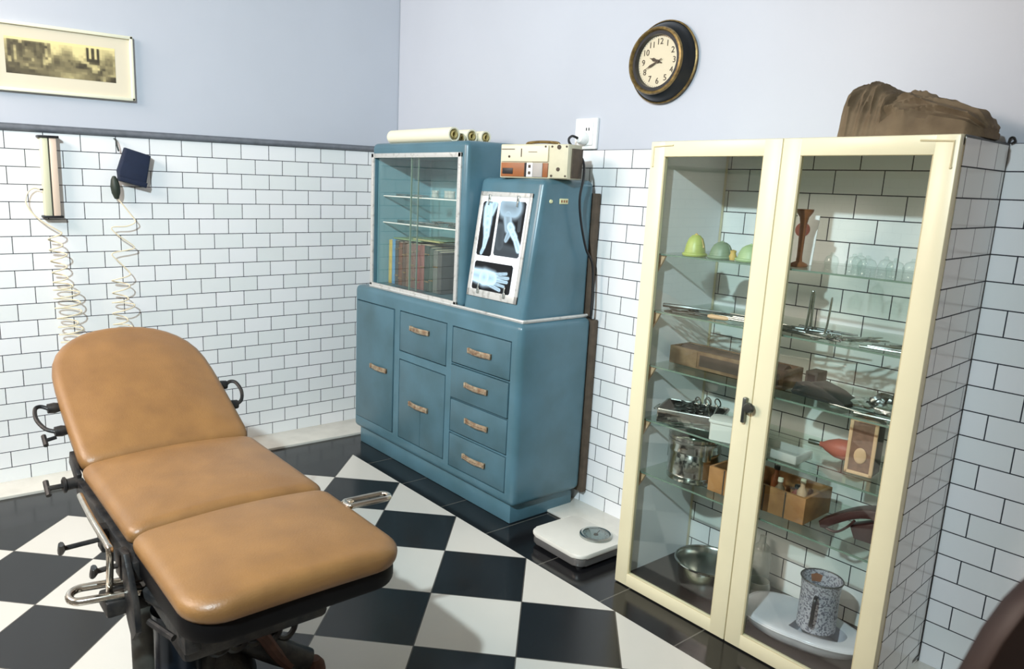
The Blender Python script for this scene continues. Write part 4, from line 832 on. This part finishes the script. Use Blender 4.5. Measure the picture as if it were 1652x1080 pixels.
link('backrest_cushion', cushion(dense(bo), .30, 0, .048, .018, TBk, dome_k=.2), 'leather', et)
bm = MB(); bm.prism([(s * .985 + .004, y * .97) for s, y in bo], -.022, .002, TBk, bev=.004); link('backrest_board', bm, 'iron', et)
link('seat_board', MB().box(1.53, 2.03, CY - .25, CY + .25, ZB - .026, ZB + .002, bev=.004), 'iron', et)
bm = MB(); bm.prism([(x, y * .985) for x, y in sect(2.045, 2.450, .02, .085)], ZB - .050, ZB - .002, Matrix.Translation((0, CY, 0)), bev=.008); link('foot_tray', bm, 'pan', et)
bm = MB()
for sy in (-1, 1): bm.box(1.50, 2.10, CY + sy * .258 - .010, CY + sy * .258 + .010, ZB - .055, ZB - .008, bev=.003)
bm.box(1.60, 1.63, CY - .25, CY + .25, ZB - .06, ZB - .025); bm.box(1.98, 2.01, CY - .25, CY + .25, ZB - .06, ZB - .025); link('side_rails', bm, 'iron', et)
bm = MB(); pts = [(1.72, -2.105, .575), (1.90, -2.115, .582), (2.06, -2.118, .584), (2.085, -2.118, .575), (2.06, -2.116, .50), (2.025, -2.112, .445)]; bm.tube(smooth_path(pts, 5), .0085, 10)
ro = link('stirrup_rod', bm, 'chrome', et)
def loop(c, ax, px, L, W, r):
    ax = Vector(ax).normalized(); px = Vector(px).normalized(); c = Vector(c); out = []
    for k in range(13): a = -PI / 2 + PI * k / 12; out.append(c + ax * (L - W / 2 + W / 2 * math.cos(a)) + px * (W / 2 * math.sin(a)))
    for k in range(13): a = PI / 2 + PI * k / 12; out.append(c + ax * (W / 2 * math.cos(a) * .5) + px * (W / 2 * math.sin(a)))
    return out
link('heel_stirrup', MB().tube(loop((2.045, -2.04, .452), (-.28, -.95, -.03), (-.95, .28, .1), .16, .055, .008), .0095, 10, closed=True), 'chrome', et)
link('stirrup_arm', MB().box(1.99, 2.07, -2.13, -2.035, .40, .44, bev=.008), 'iron', et)
link('heel_stirrup', MB().tube(loop((2.165, -1.545, .585), (.12, 1, .02), (1, -.12, .05), .115, .040, .007), .0075, 10, closed=True), 'chrome', et)
bm = MB(); bm.tube([(2.12, -1.56, .565), (2.165, -1.535, .585)], .010, 8); bm.tube([(2.0, -1.55, .55), (2.13, -1.548, .565)], .008, 8); link('stirrup_rod', bm, 'chrome', et)
def bsp(s, y, z=0.0): return TBk @ Vector((s, -y, z))
for sy in (-1, 1):
    bm = MB(); Y_ = sy * .262
    for s in (.31, .20):
        bm.tube([bsp(s, sy * .245, .004), bsp(s, sy * .268, .004), bsp(s, sy * .288, .004)], [.012, .017, .015], 10)
    bm.tube(smooth_path([bsp(.31, sy * .285, .004), bsp(.322, sy * .305, .006), bsp(.31, sy * .322, .008), bsp(.265, sy * .326, .006), bsp(.22, sy * .31, .004), bsp(.20, sy * .285, .004)], 5), .0065, 8)
    h_ = link('side_handle', bm, 'iron', et)
    if sy < 0:
        bm = MB(); bm.tube([bsp(.19, -.285, -.01), bsp(.185, -.315, -.012)], .006, 8); bm.tube([bsp(.165, -.317, -.014), bsp(.205, -.317, -.010)], .0075, 8); link('thumbscrew', bm, 'iron', h_)
bm = MB(); bm.box(-.003, .10, .254, .268, -.035, .01, bev=.003, T=TBk); bm.tube([bsp(.0, -.255, -.02), bsp(-.005, -.30, -.02)], .017, 10); bm.tube([bsp(-.005, -.30, -.02), bsp(-.005, -.345, -.02)], .008, 8); bm.tube([bsp(-.028, -.345, -.025), bsp(.02, -.345, -.015)], .008, 8)
bm.ring(bsp(-.003, -.30, -.02), .018, .006, 16, 6, (0, 1, 0)); link('hinge_clamp', bm, 'iron', et)
for nm, x, z, L in (('clamp_screw', 1.86, .505, .085), ('clamp_screw', 2.04, .515, .05)):
    bm = MB(); y0 = CY - .268; bm.box(x - .022, x + .022, y0 - .02, y0 + .006, z - .03, z + .035, bev=.005); bm.tube([(x, y0 - .01, z), (x - .004, y0 - .02 - L, z - .004)], .0065, 8)
    e = Vector((x - .004, y0 - .02 - L, z - .004)); bm.tube([e + Vector((-.02, 0, -.02)), e, e + Vector((.02, -.004, .022))], [.007, .010, .007], 8); link(nm, bm, 'iron', et)
# side lever and bracket plates seen on the near side
bm = MB(); bm.prism([(2.03, .55), (2.085, .56), (2.15, .47), (2.16, .40), (2.12, .36), (2.08, .40), (2.07, .47)], -2.09, -2.075, Matrix(((1, 0, 0, 0), (0, 0, 1, 0), (0, 1, 0, 0), (0, 0, 0, 1))), bev=.003); link('side_bracket', bm, 'iron', et)
bm = MB(); bm.tube([(2.10, -2.05, .46), (2.20, -2.0, .44), (2.30, -1.98, .44)], .016, 8); bm.tube([(2.16, -2.06, .42), (2.24, -2.03, .41)], .008, 8); link('tilt_lever', bm, 'iron', et)
bm = MB(); bm.box(1.68, 2.12, -1.97, -1.64, .40, .470, bev=.015); bm.box(1.72, 2.28, -2.02, -1.98, .38, .49, bev=.008); bm.box(1.72, 2.08, -1.63, -1.59, .38, .49, bev=.008); bm.box(1.95, 2.20, -2.0, -1.62, .30, .40, bev=.02); link('head_casting', bm, 'iron', et)
bm = MB(); bm.lathe([(.15, .05), (.135, .09), (.095, .13), (.082, .18), (.080, .30), (.095, .34), (.13, .37), (.14, .41), (.0, .41)], 32, Matrix.Translation((1.90, -1.86, 0))); link('pedestal', bm, 'iron', et)
bm = MB(); bm.lathe([(.058, .06), (.056, .30), (.062, .36), (.0, .36)], 24, Matrix.Translation((2.03, -1.96, 0))); link('hydraulic_cylinder', bm, mat('dark_blue_steel', (30, 38, 48), .25, metal=.6), et)
for k, (dx, dy) in enumerate(((.10, .29), (-.30, .24), (-.26, .02), (.24, -.12))):
    p0 = Vector((1.90, -1.86, 0)); d = Vector((dx, dy, 0)); u = d.normalized()
    pts = [p0 + u * .06 + Vector((0, 0, .20)), p0 + d * .42 + Vector((0, 0, .145)), p0 + d * .75 + Vector((0, 0, .075)), p0 + d * .98 + Vector((0, 0, .042))]
    lg = link('base_leg', MB().tube(smooth_path(pts, 5), [.055 - .0016 * i for i in range(16)], 12), 'iron', et)
    link('foot_pad', MB().lathe([(0, 0), (.030, 0), (.034, .010), (.030, .030), (.018, .045), (0, .047)], 20, Matrix.Translation(p0 + d * 1.02)), 'rust' if k == 0 else 'iron', lg)
bm = MB(); bm.lathe([(.042, .04), (.042, .30), (.052, .31), (.052, .36), (.034, .37), (.034, .44), (0, .44)], 20, Matrix.Translation((1.845, -1.985, 0))); link('support_column', bm, mat('olive_grey_iron', (70, 70, 64), .55, metal=.2, var=.4, scale=30), et)
bm = MB()
for k in range(5):
    a = k * .55 - .2; c = Vector((2.05 - .02 * k, -1.86 + .055 * k, .24 - .02 * k)); bm.ring(c, .036, .009, 20, 6, (1, .2, .15))
link('scroll_ornament', bm, 'iron', et)
bm = MB(); bm.tube(smooth_path([(2.02, -1.90, .33), (2.06, -1.82, .26), (2.02, -1.74, .20), (2.0, -1.68, .10), (2.0, -1.64, .05)]), .018, 8); bm.box(2.02, 2.06, -1.80, -1.76, .22, .32, bev=.006); link('foot_lever', bm, 'rust', et)
solo('paper_scrap', MB().prism([(-.012, -.008), (.006, -.012), (.014, .010), (.002, .004), (-.010, .014)], .0004, .0014), 'card', 'tiny white paper scrap on the white tile beside the table base', 'paper scrap', (1.715, -1.539, 0))

# ---------------------------------------------------------------- chair standing in for an unidentified brown blur, close to the camera
chr_ = thing('brown_prop', 'unidentified dark brown object built as a high-backed chair, blurred at the lower right edge', 'prop', (3.95, -1.86, 0), None, True)
e1 = Vector((.6, .8, 0)); nb = Vector((-.8, .6, 0)); o0 = Vector((3.641, -1.937, 0)) - Vector((3.95, -1.86, 0))
TCh = Matrix(((e1.x, 0, -nb.x, o0.x), (e1.y, 0, -nb.y, o0.y), (0, 1, 0, 0), (0, 0, 0, 1)))
poly = [(.04, .46), (-.025, .70), (-.03, .90), (-.022, 1.04), (0, 1.115), (.0115, 1.150), (.022, 1.172), (.030, 1.183), (.06, 1.215), (.12, 1.243), (.22, 1.255), (.32, 1.243), (.38, 1.215), (.41, 1.183), (.44, 1.115), (.462, 1.04), (.47, .90), (.465, .70), (.40, .46)]
link('backrest', MB().prism(poly, 0.0, .022, TCh, bev=.006), 'prop', chr_)
link('seat', MB().box(.0, .44, .43, .46, .0, .40, bev=.006, T=Matrix(((e1.x, 0, -nb.x, o0.x), (e1.y, 0, -nb.y, o0.y), (0, 1, 0, 0), (0, 0, 0, 1)))), 'prop', chr_)
for px in (.03, .41):
    for pz in (.02, .37): link('leg', MB().tube([TCh @ Vector((px, 0, pz)), TCh @ Vector((px, .435, pz))], [.016, .021], 10), 'prop', chr_)
